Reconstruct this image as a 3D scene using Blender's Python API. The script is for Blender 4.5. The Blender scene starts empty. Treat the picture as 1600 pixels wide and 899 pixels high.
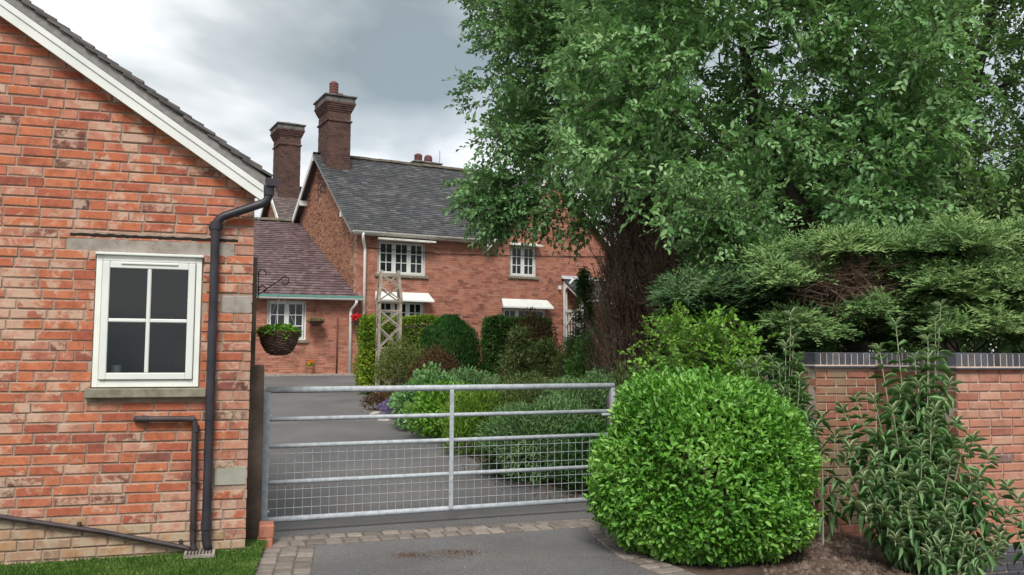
import bpy, math, random
import numpy as np
from mathutils import Vector, Matrix
random.seed(7)
rng = np.random.default_rng(11)
R = math.radians
SC = bpy.context.scene
COL = SC.collection

# ---------------------------------------------------------------- camera
CAM_H, FOC, PITCH, ROLL = 1.6, 1350.0, R(4.35), R(0.3)
cam_data = bpy.data.cameras.new('camera')
cam = bpy.data.objects.new('camera', cam_data)
COL.objects.link(cam)
cam_data.sensor_width = 36.0
cam_data.lens = 36.0 * FOC / 1600.0
cam_data.clip_start = 0.05
cam_data.clip_end = 2000
CAM_M = Matrix.Translation((0, 0, CAM_H)) @ Matrix.Rotation(math.pi / 2 + PITCH, 4, 'X') @ Matrix.Rotation(ROLL, 4, 'Z')
cam.matrix_world = CAM_M
SC.camera = cam

# ---------------------------------------------------------------- world and sun
SUN_EL, SUN_AZ = R(50), R(181)        # azimuth clockwise from +Y: straight behind the camera
world = bpy.data.worlds.new('World')
SC.world = world
world.use_nodes = True
wt = world.node_tree
wt.nodes.clear()
def wn(t, **k):
    n = wt.nodes.new(t)
    for a, b in k.items(): setattr(n, a, b)
    return n
w_out = wn('ShaderNodeOutputWorld')
w_sky = wn('ShaderNodeTexSky', sky_type='NISHITA', sun_disc=False, sun_elevation=SUN_EL, sun_rotation=SUN_AZ)
w_b1 = wn('ShaderNodeBackground'); w_b1.inputs[1].default_value = 0.08
w_b2 = wn('ShaderNodeBackground'); w_b2.inputs[1].default_value = 1.0
w_mix = wn('ShaderNodeMixShader')
w_tc = wn('ShaderNodeTexCoord')
w_map = wn('ShaderNodeMapping')
w_map.inputs['Scale'].default_value = (1.0, 1.0, 2.3)
w_map.inputs['Location'].default_value = (7.0, 1.0, 3.0)
w_n1 = wn('ShaderNodeTexNoise'); w_n1.inputs['Scale'].default_value = 2.1; w_n1.inputs['Detail'].default_value = 5; w_n1.inputs['Roughness'].default_value = 0.5; w_n1.inputs['Distortion'].default_value = 0.35
w_n2 = wn('ShaderNodeTexNoise'); w_n2.inputs['Scale'].default_value = 1.3; w_n2.inputs['Detail'].default_value = 3
w_r1 = wn('ShaderNodeValToRGB')
e = w_r1.color_ramp.elements
e[0].position = 0.33; e[0].color = (0.125, 0.15, 0.16, 1)
e[1].position = 0.60; e[1].color = (0.46, 0.465, 0.473, 1)
m_ = w_r1.color_ramp.elements.new(0.49); m_.color = (0.245, 0.266, 0.277, 1)
w_r2 = wn('ShaderNodeValToRGB')
w_r2.color_ramp.elements[0].position = 0.2; w_r2.color_ramp.elements[0].color = (0.86, 0.86, 0.86, 1)
w_r2.color_ramp.elements[1].position = 0.5; w_r2.color_ramp.elements[1].color = (1, 1, 1, 1)
L = wt.links.new
L(w_tc.outputs['Generated'], w_map.inputs['Vector'])
L(w_map.outputs[0], w_n1.inputs['Vector']); L(w_map.outputs[0], w_n2.inputs['Vector'])
L(w_n1.outputs['Fac'], w_r1.inputs[0]); L(w_n2.outputs['Fac'], w_r2.inputs[0])
L(w_sky.outputs[0], w_b1.inputs[0]); L(w_r1.outputs[0], w_b2.inputs[0])
L(w_r2.outputs[0], w_mix.inputs[0]); L(w_b1.outputs[0], w_mix.inputs[1]); L(w_b2.outputs[0], w_mix.inputs[2])
L(w_mix.outputs[0], w_out.inputs[0])

sun_d = bpy.data.lights.new('sun', 'SUN')
sun_d.energy = 1.5
sun_d.angle = R(22)
sun_d.color = (1.0, 0.96, 0.9)
sun = bpy.data.objects.new('sun', sun_d)
COL.objects.link(sun)
sdir = Vector((math.sin(SUN_AZ) * math.cos(SUN_EL), math.cos(SUN_AZ) * math.cos(SUN_EL), math.sin(SUN_EL)))
sun.rotation_euler = sdir.to_track_quat('Z', 'Y').to_euler()
sun.location = (0, 0, 20)
SC.view_settings.view_transform = 'Standard'
SC.view_settings.look = 'None'
SC.view_settings.exposure = 1.4
SC.view_settings.gamma = 1

# ---------------------------------------------------------------- geometry helpers
def at(px, py, Y):
    """world point on the sight line of photo pixel (px, py), at forward distance Y metres"""
    r = CAM_M.to_3x3() @ Vector(((px - 800) / FOC, (449.5 - py) / FOC, -1))
    r *= Y / r.y
    return Vector((r.x, r.y, r.z + CAM_H))
def ss(a, b, x):
    t = min(1, max(0, (x - a) / (b - a)))
    return t * t * (3 - 2 * t)
def gnd(x, y):
    z = -0.06 * (1 - ss(5.2, 8.0, y)) + 0.043 * max(0, min(y, 28.3) - 9.0)
    if y < 5.2: z -= 0.03 * (5.2 - y)
    if y > 28.3: z += 0.01 * (min(y, 60) - 28.3)
    z -= 0.25 * ss(2.7, 4.2, x) * (1 - ss(8.5, 13, y))
    return z

def tag(o, label=None, cat=None, group=None, kind=None):
    if label: o['label'] = label
    if cat: o['category'] = cat
    if group: o['group'] = group
    if kind: o['kind'] = kind
    return o
def empty(name, loc, label, cat, group=None, rz=0.0, kind=None):
    o = bpy.data.objects.new(name, None)
    o.empty_display_size = 0.2
    COL.objects.link(o)
    o.location = loc; o.rotation_euler = (0, 0, rz)
    return tag(o, label, cat, group, kind)
def link_mesh(name, me, mat=None, parent=None, loc=None):
    o = bpy.data.objects.new(name, me)
    if mat is not None and not me.materials: me.materials.append(mat)
    COL.objects.link(o)
    if parent is not None: o.parent = parent
    if loc is not None: o.location = loc
    return o

class MB:
    """collects vertices and faces of one mesh"""
    def __init__(s): s.v = []; s.f = []
    def add(s, vs, fs):
        n = len(s.v); s.v += [tuple(p) for p in vs]; s.f += [tuple(i + n for i in f) for f in fs]; return s
    def box(s, x0, x1, y0, y1, z0, z1, b=0.0):
        if b <= 0:
            return s.add([(x0, y0, z0), (x1, y0, z0), (x1, y1, z0), (x0, y1, z0), (x0, y0, z1), (x1, y0, z1), (x1, y1, z1), (x0, y1, z1)],
                  [(0, 3, 2, 1), (4, 5, 6, 7), (0, 1, 5, 4), (1, 2, 6, 5), (2, 3, 7, 6), (3, 0, 4, 7)])
        # chamfered box
        vs = []; cx, cy, cz = (x0 + x1) / 2, (y0 + y1) / 2, (z0 + z1) / 2
        hx, hy, hz = abs(x1 - x0) / 2, abs(y1 - y0) / 2, abs(z1 - z0) / 2
        for sx in (-1, 1):
            for sy in (-1, 1):
                for sz in (-1, 1):
                    vs += [(cx + sx * hx, cy + sy * (hy - b), cz + sz * (hz - b)), (cx + sx * (hx - b), cy + sy * hy, cz + sz * (hz - b)), (cx + sx * (hx - b), cy + sy * (hy - b), cz + sz * hz)]
        I = lambda sx, sy, sz, k: ((sx > 0) * 4 + (sy > 0) * 2 + (sz > 0)) * 3 + k
        fs = []
        for sx in (-1, 1):
            q = [I(sx, -1, -1, 0), I(sx, 1, -1, 0), I(sx, 1, 1, 0), I(sx, -1, 1, 0)]; fs.append(q if sx > 0 else q[::-1])
            q = [I(-1, sx, -1, 1), I(1, sx, -1, 1), I(1, sx, 1, 1), I(-1, sx, 1, 1)]; fs.append(q if sx < 0 else q[::-1])
            q = [I(-1, -1, sx, 2), I(1, -1, sx, 2), I(1, 1, sx, 2), I(-1, 1, sx, 2)]; fs.append(q if sx > 0 else q[::-1])
        for a in (-1, 1):
            for c in (-1, 1):
                fs.append((I(a, c, -1, 0), I(a, c, -1, 1), I(a, c, 1, 1), I(a, c, 1, 0)))
                fs.append((I(a, -1, c, 0), I(a, -1, c, 2), I(a, 1, c, 2), I(a, 1, c, 0)))
                fs.append((I(-1, a, c, 1), I(-1, a, c, 2), I(1, a, c, 2), I(1, a, c, 1)))
                for e_ in (-1, 1):
                    fs.append((I(a, c, e_, 0), I(a, c, e_, 1), I(a, c, e_, 2)))
        return s.add(vs, fs)
    def tube(s, pts, rad, n=10, cap=True):
        pts = [Vector(p) for p in pts]
        rad = rad if isinstance(rad, (list, tuple)) else [rad] * len(pts)
        rings = []; prev = None
        for i, p in enumerate(pts):
            d = (pts[min(i + 1, len(pts) - 1)] - pts[max(i - 1, 0)]).normalized()
            if prev is None:
                u = d.cross(Vector((0, 0, 1)) if abs(d.z) < 0.9 else Vector((1, 0, 0))).normalized()
            else:
                u = (prev - d * prev.dot(d)).normalized()
            prev = u; w = d.cross(u)
            rings.append([p + (u * math.cos(2 * math.pi * k / n) + w * math.sin(2 * math.pi * k / n)) * rad[i] for k in range(n)])
        vs = [q for r_ in rings for q in r_]; fs = []
        for i in range(len(rings) - 1):
            for k in range(n):
                fs.append((i * n + k, i * n + (k + 1) % n, (i + 1) * n + (k + 1) % n, (i + 1) * n + k))
        if cap:
            fs.append(tuple(range(n))[::-1]); fs.append(tuple((len(rings) - 1) * n + k for k in range(n)))
        return s.add(vs, fs)
    def bar(s, a, b, w, d, up=(0, 0, 1)):
        """square bar from a to b, w across, d along the third direction"""
        a, b = Vector(a), Vector(b); ax = (b - a).normalized(); up = Vector(up)
        u = ax.cross(up)
        if u.length < 1e-4: u = ax.cross(Vector((0, 1, 0)))
        u.normalize(); v = u.cross(ax)
        vs = []
        for p in (a, b):
            for i, j in ((-1, -1), (1, -1), (1, 1), (-1, 1)):
                vs.append(p + u * (w / 2 * i) + v * (d / 2 * j))
        return s.add(vs, [(3, 2, 1, 0), (4, 5, 6, 7), (0, 1, 5, 4), (1, 2, 6, 5), (2, 3, 7, 6), (3, 0, 4, 7)])
    def lathe(s, prof, n=20, c=(0, 0)):
        vs = []; fs = []
        for r_, z in prof:
            for k in range(n):
                a = 2 * math.pi * k / n; vs.append((c[0] + r_ * math.cos(a), c[1] + r_ * math.sin(a), z))
        for i in range(len(prof) - 1):
            for k in range(n):
                fs.append((i * n + k, i * n + (k + 1) % n, (i + 1) * n + (k + 1) % n, (i + 1) * n + k))
        fs.append(tuple(range(n))[::-1]); fs.append(tuple((len(prof) - 1) * n + k for k in range(n)))
        return s.add(vs, fs)
    def prism(s, poly, y0, y1):
        """polygon in (x, z) extruded from y0 to y1"""
        n = len(poly)
        vs = [(x, y0, z) for x, z in poly] + [(x, y1, z) for x, z in poly]
        return s.add(vs, [tuple(range(n)), tuple(range(2 * n - 1, n - 1, -1))] + [(i, i + n, (i + 1) % n + n, (i + 1) % n) for i in range(n)])
    def mesh(s, name, mat=None, smooth=False):
        me = bpy.data.meshes.new(name)
        me.from_pydata(s.v, [], s.f)
        if smooth:
            me.polygons.foreach_set('use_smooth', [True] * len(me.polygons))
        if mat is not None: me.materials.append(mat)
        return me
    def build(s, name, mat, parent=None, smooth=False, kind=None, loc=None, label=None):
        o = link_mesh(name, s.mesh(name, mat, smooth), None, parent, loc)
        if kind: o['kind'] = kind
        if label: o['label'] = label
        return o

# ---- numpy mesh from arrays
def np_mesh(name, V, F, mat, smooth=False):
    me = bpy.data.meshes.new(name)
    V = np.ascontiguousarray(V, dtype=np.float32); F = np.ascontiguousarray(F, dtype=np.int32)
    k = F.shape[1]
    me.vertices.add(len(V)); me.vertices.foreach_set('co', V.ravel())
    me.loops.add(F.size); me.loops.foreach_set('vertex_index', F.ravel())
    me.polygons.add(len(F)); me.polygons.foreach_set('loop_start', np.arange(0, F.size, k, dtype=np.int32))
    me.polygons.foreach_set('loop_total', np.full(len(F), k, dtype=np.int32))
    if smooth: me.polygons.foreach_set('use_smooth', np.ones(len(F), dtype=bool))
    me.update(calc_edges=True)
    if mat is not None: me.materials.append(mat)
    return me
def nrm(a):
    return a / np.maximum(np.linalg.norm(a, axis=-1, keepdims=True), 1e-9)
def leaf_geo(P, D, N, Ls, wr, fold=0.12, droop=0.1, fine=False):
    D = nrm(D); S = nrm(np.cross(N, D)); N = np.cross(D, S)
    if fine:
        T = np.array([(0, 0, 0), (.3, .44, fold), (.68, .40, fold * .7), (1, 0, -droop), (.68, -.40, fold * .7), (.3, -.44, fold)])
        q = np.array([(0, 1, 2, 3), (0, 3, 4, 5)])
    else:
        T = np.array([(0, 0, 0), (.45, .5, fold), (1, 0, -droop), (.45, -.5, fold)])
        q = np.array([(0, 1, 2), (0, 2, 3)])
    Ls = np.asarray(Ls).reshape(-1, 1, 1)
    V = P[:, None, :] + Ls * (D[:, None, :] * T[None, :, 0:1] + S[:, None, :] * (T[None, :, 1:2] * wr) + N[:, None, :] * T[None, :, 2:3])
    n = len(T)
    F = (np.arange(len(P))[:, None, None] * n + q[None]).reshape(-1, q.shape[1])
    return V.reshape(-1, 3), F
def prisms(A, B, ra, rb, n=3):
    ax = nrm(B - A); h = np.where(np.abs(ax[:, 2:3]) < .9, np.array([[0, 0, 1.]]), np.array([[1., 0, 0]]))
    u = nrm(np.cross(ax, h)); w = np.cross(ax, u); V = []
    ra = np.asarray(ra).reshape(-1, 1) * np.ones((len(A), 1)); rb = np.asarray(rb).reshape(-1, 1) * np.ones((len(A), 1))
    for P_, r_ in ((A, ra), (B, rb)):
        for k in range(n):
            a = 2 * math.pi * k / n
            V.append(P_ + r_ * (u * math.cos(a) + w * math.sin(a)))
    V = np.stack(V, 1)
    q = np.array([(k, (k + 1) % n, (k + 1) % n + n, k + n) for k in range(n)])
    F = (np.arange(len(A))[:, None, None] * 2 * n + q[None]).reshape(-1, 4)
    return V.reshape(-1, 3), F
def join(geos):
    Vs, Fs, o = [], [], 0
    for V, F in geos:
        Vs.append(V); Fs.append(F + o); o += len(V)
    return np.concatenate(Vs), np.concatenate(Fs)
def rand_dirs(n):
    return nrm(rng.normal(size=(n, 3)))
def in_poly(poly, n):
    xs = [p[0] for p in poly]; ys = [p[1] for p in poly]; out = []
    while len(out) < n:
        x = rng.uniform(min(xs), max(xs)); y = rng.uniform(min(ys), max(ys)); c = False; j = len(poly) - 1
        for i in range(len(poly)):
            if (poly[i][1] > y) != (poly[j][1] > y) and x < (poly[j][0] - poly[i][0]) * (y - poly[i][1]) / (poly[j][1] - poly[i][1]) + poly[i][0]: c = not c
            j = i
        if c: out.append((x, y))
    return out

# ---------------------------------------------------------------- materials
def new_mat(name):
    m = bpy.data.materials.new(name); m.use_nodes = True
    nt = m.node_tree; b = nt.nodes['Principled BSDF']
    return m, nt, b
def ramp(nt, cols, fac, interp='LINEAR'):
    r = nt.nodes.new('ShaderNodeValToRGB'); el = r.color_ramp.elements; r.color_ramp.interpolation = interp
    if isinstance(cols[0][0], (int, float)) and len(cols[0]) == 3: cols = [(i / max(1, len(cols) - 1), c) for i, c in enumerate(cols)]
    el[0].position = cols[0][0]; el[0].color = (*cols[0][1], 1)
    el[1].position = cols[-1][0]; el[1].color = (*cols[-1][1], 1)
    for p, c in cols[1:-1]:
        q = el.new(p); q.color = (*c, 1)
    if fac is not None: nt.links.new(fac, r.inputs[0])
    return r
def noise(nt, scale, detail=4, rough=.55, vec=None, dist=0.0):
    n = nt.nodes.new('ShaderNodeTexNoise'); n.inputs['Scale'].default_value = scale; n.inputs['Detail'].default_value = detail
    n.inputs['Roughness'].default_value = rough; n.inputs['Distortion'].default_value = dist
    if vec is not None: nt.links.new(vec, n.inputs['Vector'])
    return n
def pos(nt):
    return nt.nodes.new('ShaderNodeNewGeometry').outputs['Position']
def mixc(nt, a, b, fac, mode='MIX'):
    m = nt.nodes.new('ShaderNodeMix'); m.data_type = 'RGBA'; m.blend_type = mode; m.clamp_factor = True
    for v, i in ((fac, 0), (a, 6), (b, 7)):
        if isinstance(v, (int, float)): m.inputs[i].default_value = v
        elif isinstance(v, tuple): m.inputs[i].default_value = (*v, 1)
        else: nt.links.new(v, m.inputs[i])
    return m.outputs[2]
def mathn(nt, op, a, b=0.0, c=0.0):
    m = nt.nodes.new('ShaderNodeMath'); m.operation = op
    for i, v in enumerate((a, b, c)):
        if isinstance(v, (int, float)): m.inputs[i].default_value = v
        else: nt.links.new(v, m.inputs[i])
    return m.outputs[0]
def bump(nt, b, h, strength=.4, dist=.01):
    n = nt.nodes.new('ShaderNodeBump'); n.inputs['Strength'].default_value = strength; n.inputs['Distance'].default_value = dist
    nt.links.new(h, n.inputs['Height']); nt.links.new(n.outputs[0], b.inputs['Normal'])
def rnd(nt):
    """a random number per object and per loose piece"""
    oi = nt.nodes.new('ShaderNodeObjectInfo').outputs['Random']
    ri = nt.nodes.new('ShaderNodeNewGeometry').outputs['Random Per Island']
    return mathn(nt, 'FRACT', mathn(nt, 'ADD', oi, ri))
def simple(name, cols, scale=8, rough=.7, bs=.2, bd=.005, metal=0, spec=.4, bscale=None, detail=5, contrast=(.3, .7)):
    m, nt, b = new_mat(name)
    p = pos(nt); n = noise(nt, scale, detail, .6, p)
    if len(cols) == 1: cols = [cols[0], tuple(c * .8 for c in cols[0])]
    k = len(cols) - 1
    r = ramp(nt, [(contrast[0] + (contrast[1] - contrast[0]) * i / k, c) for i, c in enumerate(cols)], n.outputs['Fac'])
    nt.links.new(r.outputs[0], b.inputs['Base Color'])
    b.inputs['Roughness'].default_value = rough; b.inputs['Metallic'].default_value = metal
    b.inputs['Specular IOR Level'].default_value = spec
    if bs > 0:
        n2 = noise(nt, bscale or scale * 4, 4, .6, p); bump(nt, b, n2.outputs['Fac'], bs, bd)
    return m
def brick_mat(name, cols, pale, pale_amt=.62, rough=.9, nscale=14, bs=.5, smear=None):
    m, nt, b = new_mat(name); p = pos(nt)
    r = rnd(nt)
    lo0 = noise(nt, nscale * .10, 3, .6, p)
    base = ramp(nt, cols, mathn(nt, 'ADD', mathn(nt, 'MULTIPLY', r, .82), mathn(nt, 'MULTIPLY_ADD', lo0.outputs['Fac'], .7, -.24))).outputs[0]
    n1 = noise(nt, nscale, 5, .62, p)
    tone = ramp(nt, [(0.25, (.62, .60, .60)), (.5, (1, 1, 1)), (.75, (1.18, 1.12, 1.1))], n1.outputs['Fac'])
    c1 = mixc(nt, base, tone.outputs[0], 1.0, 'MULTIPLY')
    n2 = noise(nt, nscale * .55, 6, .7, p, .15)
    lo = noise(nt, .9, 3, .5, p)
    s_ = mathn(nt, 'ADD', n2.outputs['Fac'], mathn(nt, 'MULTIPLY_ADD', lo.outputs['Fac'], .5, -.25))
    s2 = mathn(nt, 'MULTIPLY_ADD', r, .10, s_)
    f = ramp(nt, [(pale_amt, (0, 0, 0)), (pale_amt + .09, (1, 1, 1))], s2)
    f2 = mathn(nt, 'MULTIPLY', f.outputs[0], .75)
    c2 = mixc(nt, c1, pale, f2)
    n3 = noise(nt, nscale * 3.3, 3, .6, p)
    sp = ramp(nt, [(.66, (0, 0, 0)), (.74, (1, 1, 1))], n3.outputs['Fac'])
    c3 = mixc(nt, c2, (.10, .05, .04), mathn(nt, 'MULTIPLY', sp.outputs[0], .45))
    if smear:
        gsp = nt.nodes.new('ShaderNodeSeparateXYZ'); nt.links.new(nt.nodes.new('ShaderNodeTexCoord').outputs['Generated'], gsp.inputs[0])
        ex = mathn(nt, 'MULTIPLY', mathn(nt, 'MINIMUM', gsp.outputs[0], mathn(nt, 'SUBTRACT', 1.0, gsp.outputs[0])), 3.0)
        ez = mathn(nt, 'MINIMUM', gsp.outputs[2], mathn(nt, 'SUBTRACT', 1.0, gsp.outputs[2]))
        ed = mathn(nt, 'MINIMUM', ex, ez)
        ns = noise(nt, 34, 4, .7, p)
        fs_ = ramp(nt, [(.13, (1, 1, 1)), (.27, (0, 0, 0))], mathn(nt, 'MULTIPLY_ADD', ns.outputs['Fac'], .62, mathn(nt, 'SUBTRACT', ed, .18)))
        c3 = mixc(nt, c3, smear, mathn(nt, 'MULTIPLY', fs_.outputs[0], .7))
    nt.links.new(c3, b.inputs['Base Color'])
    b.inputs['Roughness'].default_value = rough; b.inputs['Specular IOR Level'].default_value = .25
    n4 = noise(nt, nscale * 4, 5, .65, p); bump(nt, b, n4.outputs['Fac'], bs, .008)
    return m
def leaf_mat(name, cols, rough=.5, trans=.3, spec=.35, tcol=None, patch=1.2):
    m, nt, b = new_mat(name)
    r = rnd(nt)
    n = noise(nt, patch, 2, .5, pos(nt))
    f = mathn(nt, 'ADD', mathn(nt, 'MULTIPLY', r, .62), mathn(nt, 'MULTIPLY_ADD', n.outputs['Fac'], 1.5, -.56))
    c = ramp(nt, cols, f).outputs[0]
    nt.links.new(c, b.inputs['Base Color']); b.inputs['Roughness'].default_value = rough
    b.inputs['Specular IOR Level'].default_value = spec
    t = nt.nodes.new('ShaderNodeBsdfTranslucent')
    tc = mixc(nt, c, tcol or (.16, .30, .03), .45)
    nt.links.new(tc, t.inputs[0])
    mx = nt.nodes.new('ShaderNodeMixShader'); mx.inputs[0].default_value = trans
    nt.links.new(b.outputs[0], mx.inputs[1]); nt.links.new(t.outputs[0], mx.inputs[2])
    nt.links.new(mx.outputs[0], nt.nodes['Material Output'].inputs[0])
    return m
def glass_mat(name, tint=(.75, .8, .8), refl=1.0):
    m, nt, b = new_mat(name); nt.nodes.remove(b)
    g = nt.nodes.new('ShaderNodeBsdfGlossy'); g.inputs['Roughness'].default_value = .02; g.inputs[0].default_value = (refl, refl, refl, 1)
    t = nt.nodes.new('ShaderNodeBsdfTransparent'); t.inputs[0].default_value = (*tint, 1)
    fr = nt.nodes.new('ShaderNodeFresnel'); fr.inputs[0].default_value = 1.42
    mx = nt.nodes.new('ShaderNodeMixShader')
    nt.links.new(fr.outputs[0], mx.inputs[0])
    nt.links.new(t.outputs[0], mx.inputs[1]); nt.links.new(g.outputs[0], mx.inputs[2])
    nt.links.new(mx.outputs[0], nt.nodes['Material Output'].inputs[0])
    return m

OR1, OR2, RD1, RD2 = (.49, .165, .082), (.42, .13, .068), (.34, .098, .06), (.24, .074, .055)
PK, DK, DK2, YL = (.47, .24, .165), (.11, .045, .035), (.17, .10, .065), (.50, .28, .13)
M = {}
M['brick_old'] = brick_mat('old_red_brick', [(0, RD2), (.12, RD1), (.3, OR2), (.5, OR1), (.6, (.42, .14, .085)), (.74, PK), (.84, (.37, .13, .085)), (.93, (.21, .08, .06)), (.965, DK), (1, DK2)], (.52, .37, .28), .575, smear=(.38, .27, .21))
M['brick_base'] = brick_mat('weathered_base_brick', [(0, (.30, .19, .11)), (.4, (.40, .24, .13)), (.7, (.36, .22, .15)), (1, (.24, .16, .11))], (.42, .34, .25), .52, smear=(.33, .24, .18))
M['mortar_old'] = simple('old_lime_mortar', [(.26, .175, .135), (.35, .25, .195), (.42, .32, .25)], 6, .95, .7, .01, bscale=60)
M['brick_modern'] = brick_mat('salmon_wall_brick', [(0, (.31, .125, .085)), (.25, (.43, .205, .14)), (.5, (.39, .155, .10)), (.7, (.46, .27, .195)), (.85, (.36, .145, .095)), (.95, (.25, .12, .10)), (1, (.20, .135, .12))], (.55, .36, .29), .70, nscale=9, bs=.3)
M['mortar_wall'] = simple('pale_mortar', [(.46, .36, .30), (.60, .49, .42)], 8, .95, .5, .006, bscale=70)
M['brick_algae_shade'] = brick_mat('browner_algae_and_shade_brick', [(0, (.22, .09, .06)), (.3, (.30, .125, .085)), (.6, (.27, .14, .085)), (.85, (.30, .17, .11)), (1, (.16, .10, .07))], (.22, .20, .12), .56, nscale=9, bs=.3)  # algae brown for the left section, shade put into colour for the return
M['brick_blue'] = brick_mat('blue_engineering_brick', [(0, (.045, .05, .06)), (.5, (.075, .08, .095)), (1, (.12, .125, .14))], (.2, .2, .21), .72, rough=.55, nscale=9, bs=.25)
M['brick_house'] = brick_mat('house_front_brick', [(0, (.14, .065, .055)), (.07, (.24, .10, .075)), (.3, (.38, .155, .105)), (.6, (.43, .185, .125)), (.85, (.43, .215, .155)), (1, (.32, .13, .09))], (.42, .22, .15), .72, nscale=3, bs=.2)
M['brick_gable'] = brick_mat('house_gable_brick', [(0, (.12, .06, .045)), (.2, (.24, .105, .07)), (.5, (.34, .165, .10)), (.8, (.38, .20, .125)), (1, (.17, .09, .065))], (.48, .30, .18), .66, nscale=3, bs=.2)
M['brick_chimney'] = brick_mat('sooty_chimney_brick', [(0, (.045, .032, .03)), (.3, (.085, .05, .044)), (.6, (.125, .065, .054)), (1, (.08, .055, .048))], (.26, .15, .13), .76, nscale=3, bs=.3)
M['chimney_stone'] = simple('sooty_cap', [(.055, .055, .05), (.13, .125, .115), (.20, .17, .15)], 2.5, .95, .5, .02)
M['mortar_house'] = simple('house_mortar', [(.32, .21, .16), (.44, .32, .25)], 3, .95, 0)
M['mortar_chimney'] = simple('chimney_mortar', [(.12, .08, .07), (.2, .15, .13)], 3, .95, 0)
def tile_mat(name, cols, moss, light):
    m, nt, b = new_mat(name); p = pos(nt); r = rnd(nt)
    c = ramp(nt, cols, r).outputs[0]
    n = noise(nt, .8, 5, .6, p); f = ramp(nt, [(.5, (0, 0, 0)), (.68, (1, 1, 1))], n.outputs['Fac'])
    c = mixc(nt, c, moss, mathn(nt, 'MULTIPLY', f.outputs[0], .6))
    n2 = noise(nt, 2.6, 6, .75, p); f2 = ramp(nt, [(.56, (0, 0, 0)), (.66, (1, 1, 1))], n2.outputs['Fac'])
    c = mixc(nt, c, light, mathn(nt, 'MULTIPLY', f2.outputs[0], .5))
    nt.links.new(c, b.inputs['Base Color']); b.inputs['Roughness'].default_value = .75
    n3 = noise(nt, 30, 3, .6, p); bump(nt, b, n3.outputs['Fac'], .3, .01)
    return m
M['slate'] = tile_mat('dark_roof_slate', [(0, (.034, .035, .038)), (.5, (.052, .053, .058)), (.8, (.072, .072, .078)), (1, (.11, .11, .115))], (.045, .047, .04), (.17, .17, .175))
M['tile_purple'] = tile_mat('purple_clay_tile', [(0, (.085, .052, .055)), (.5, (.125, .08, .085)), (.85, (.155, .10, .105)), (1, (.19, .13, .13))], (.085, .055, .055), (.24, .18, .18))
M['tile_brown'] = tile_mat('brown_clay_tile', [(0, (.08, .06, .055)), (.5, (.12, .09, .085)), (1, (.17, .13, .12))], (.10, .08, .06), (.22, .2, .19))
M['tile_near'] = tile_mat('grey_verge_tile', [(0, (.05, .047, .047)), (.5, (.085, .078, .076)), (1, (.13, .115, .11))], (.075, .07, .06), (.16, .15, .14))
M['verge'] = simple('grey_verge_mortar', [(.17, .165, .16), (.27, .26, .25)], 20, .95, .5, .004)
M['white'] = simple('white_paint', [(.62, .64, .61), (.72, .73, .70)], 3, .5, .05, .002)
M['white_old'] = simple('weathered_white_paint', [(.42, .40, .35), (.66, .65, .60), (.74, .73, .69)], 3, .7, .2, .004)
M['cream'] = simple('cream_window_paint', [(.70, .71, .66), (.79, .80, .75)], 5, .4, .04, .002)
M['concrete'] = simple('grey_lintel_concrete', [(.20, .17, .14), (.30, .265, .23), (.37, .33, .29)], 9, .95, .5, .004, bscale=70)
M['stone_sill'] = simple('mossy_stone_sill', [(.13, .12, .085), (.21, .19, .14), (.27, .25, .2)], 12, .95, .5, .004, bscale=80)
M['stone_pale'] = simple('pale_quoin_block', [(.26, .26, .21), (.35, .34, .29)], 8, .95, .4, .004, bscale=70)
M['crack'] = simple('dark_crack', [(.02, .015, .012)], 8, 1, 0)
M['black_pipe'] = simple('black_plastic_pipe', [(.022, .02, .027), (.045, .04, .05)], 7, .42, .06, .001)
M['black_dull'] = simple('dull_black_pipe', [(.026, .02, .024), (.06, .045, .045)], 9, .55, .15, .002)
M['galv'] = simple('galvanised_steel', [(.27, .30, .33), (.38, .41, .44), (.47, .49, .51)], 22, .68, .15, .001, metal=.1)
M['wood_dark'] = simple('dark_weathered_post', [(.05, .038, .031), (.12, .088, .07), (.2, .155, .125)], 3, .9, .6, .01, bscale=25)
M['wood_brown'] = simple('brown_weathered_post', [(.10, .075, .06), (.19, .145, .115), (.26, .21, .17)], 4, .9, .5, .008, bscale=25)
M['wood_grey'] = simple('grey_weathered_wood', [(.17, .14, .11), (.30, .26, .215), (.38, .34, .29)], 6, .9, .3, .005)
M['glass'] = glass_mat('window_glass')
M['glass_far'] = simple('dark_house_glass', [(.008, .01, .012), (.035, .04, .042)], 1.1, .08, 0, spec=.4)
M['room_dark'] = simple('dark_room', [(.012, .010, .010)], 3, .9, 0)
M['china'] = simple('white_china', [(.75, .77, .8)], 3, .3, 0)
M['terracotta'] = simple('terracotta', [(.30, .12, .07), (.38, .17, .1)], 9, .85, .2)
M['pot_red'] = simple('red_chimney_pot', [(.10, .04, .038), (.16, .06, .052)], 7, .8, .2)
M['wicker'] = simple('dark_wicker', [(.03, .018, .014), (.09, .052, .04), (.14, .085, .06)], 60, .8, .6, .006)
M['iron'] = simple('black_iron', [(.015, .015, .015)], 9, .6, 0)
M['rust'] = simple('rusty_iron', [(.11, .04, .03), (.17, .06, .04)], 9, .8, .2)
M['zinc_green'] = simple('green_gutter_edge', [(.10, .26, .22)], 9, .6, 0)
M['lead'] = simple('pale_lead_flashing', [(.34, .34, .36), (.5, .5, .52)], 5, .6, .1)
M['sett'] = None
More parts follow.
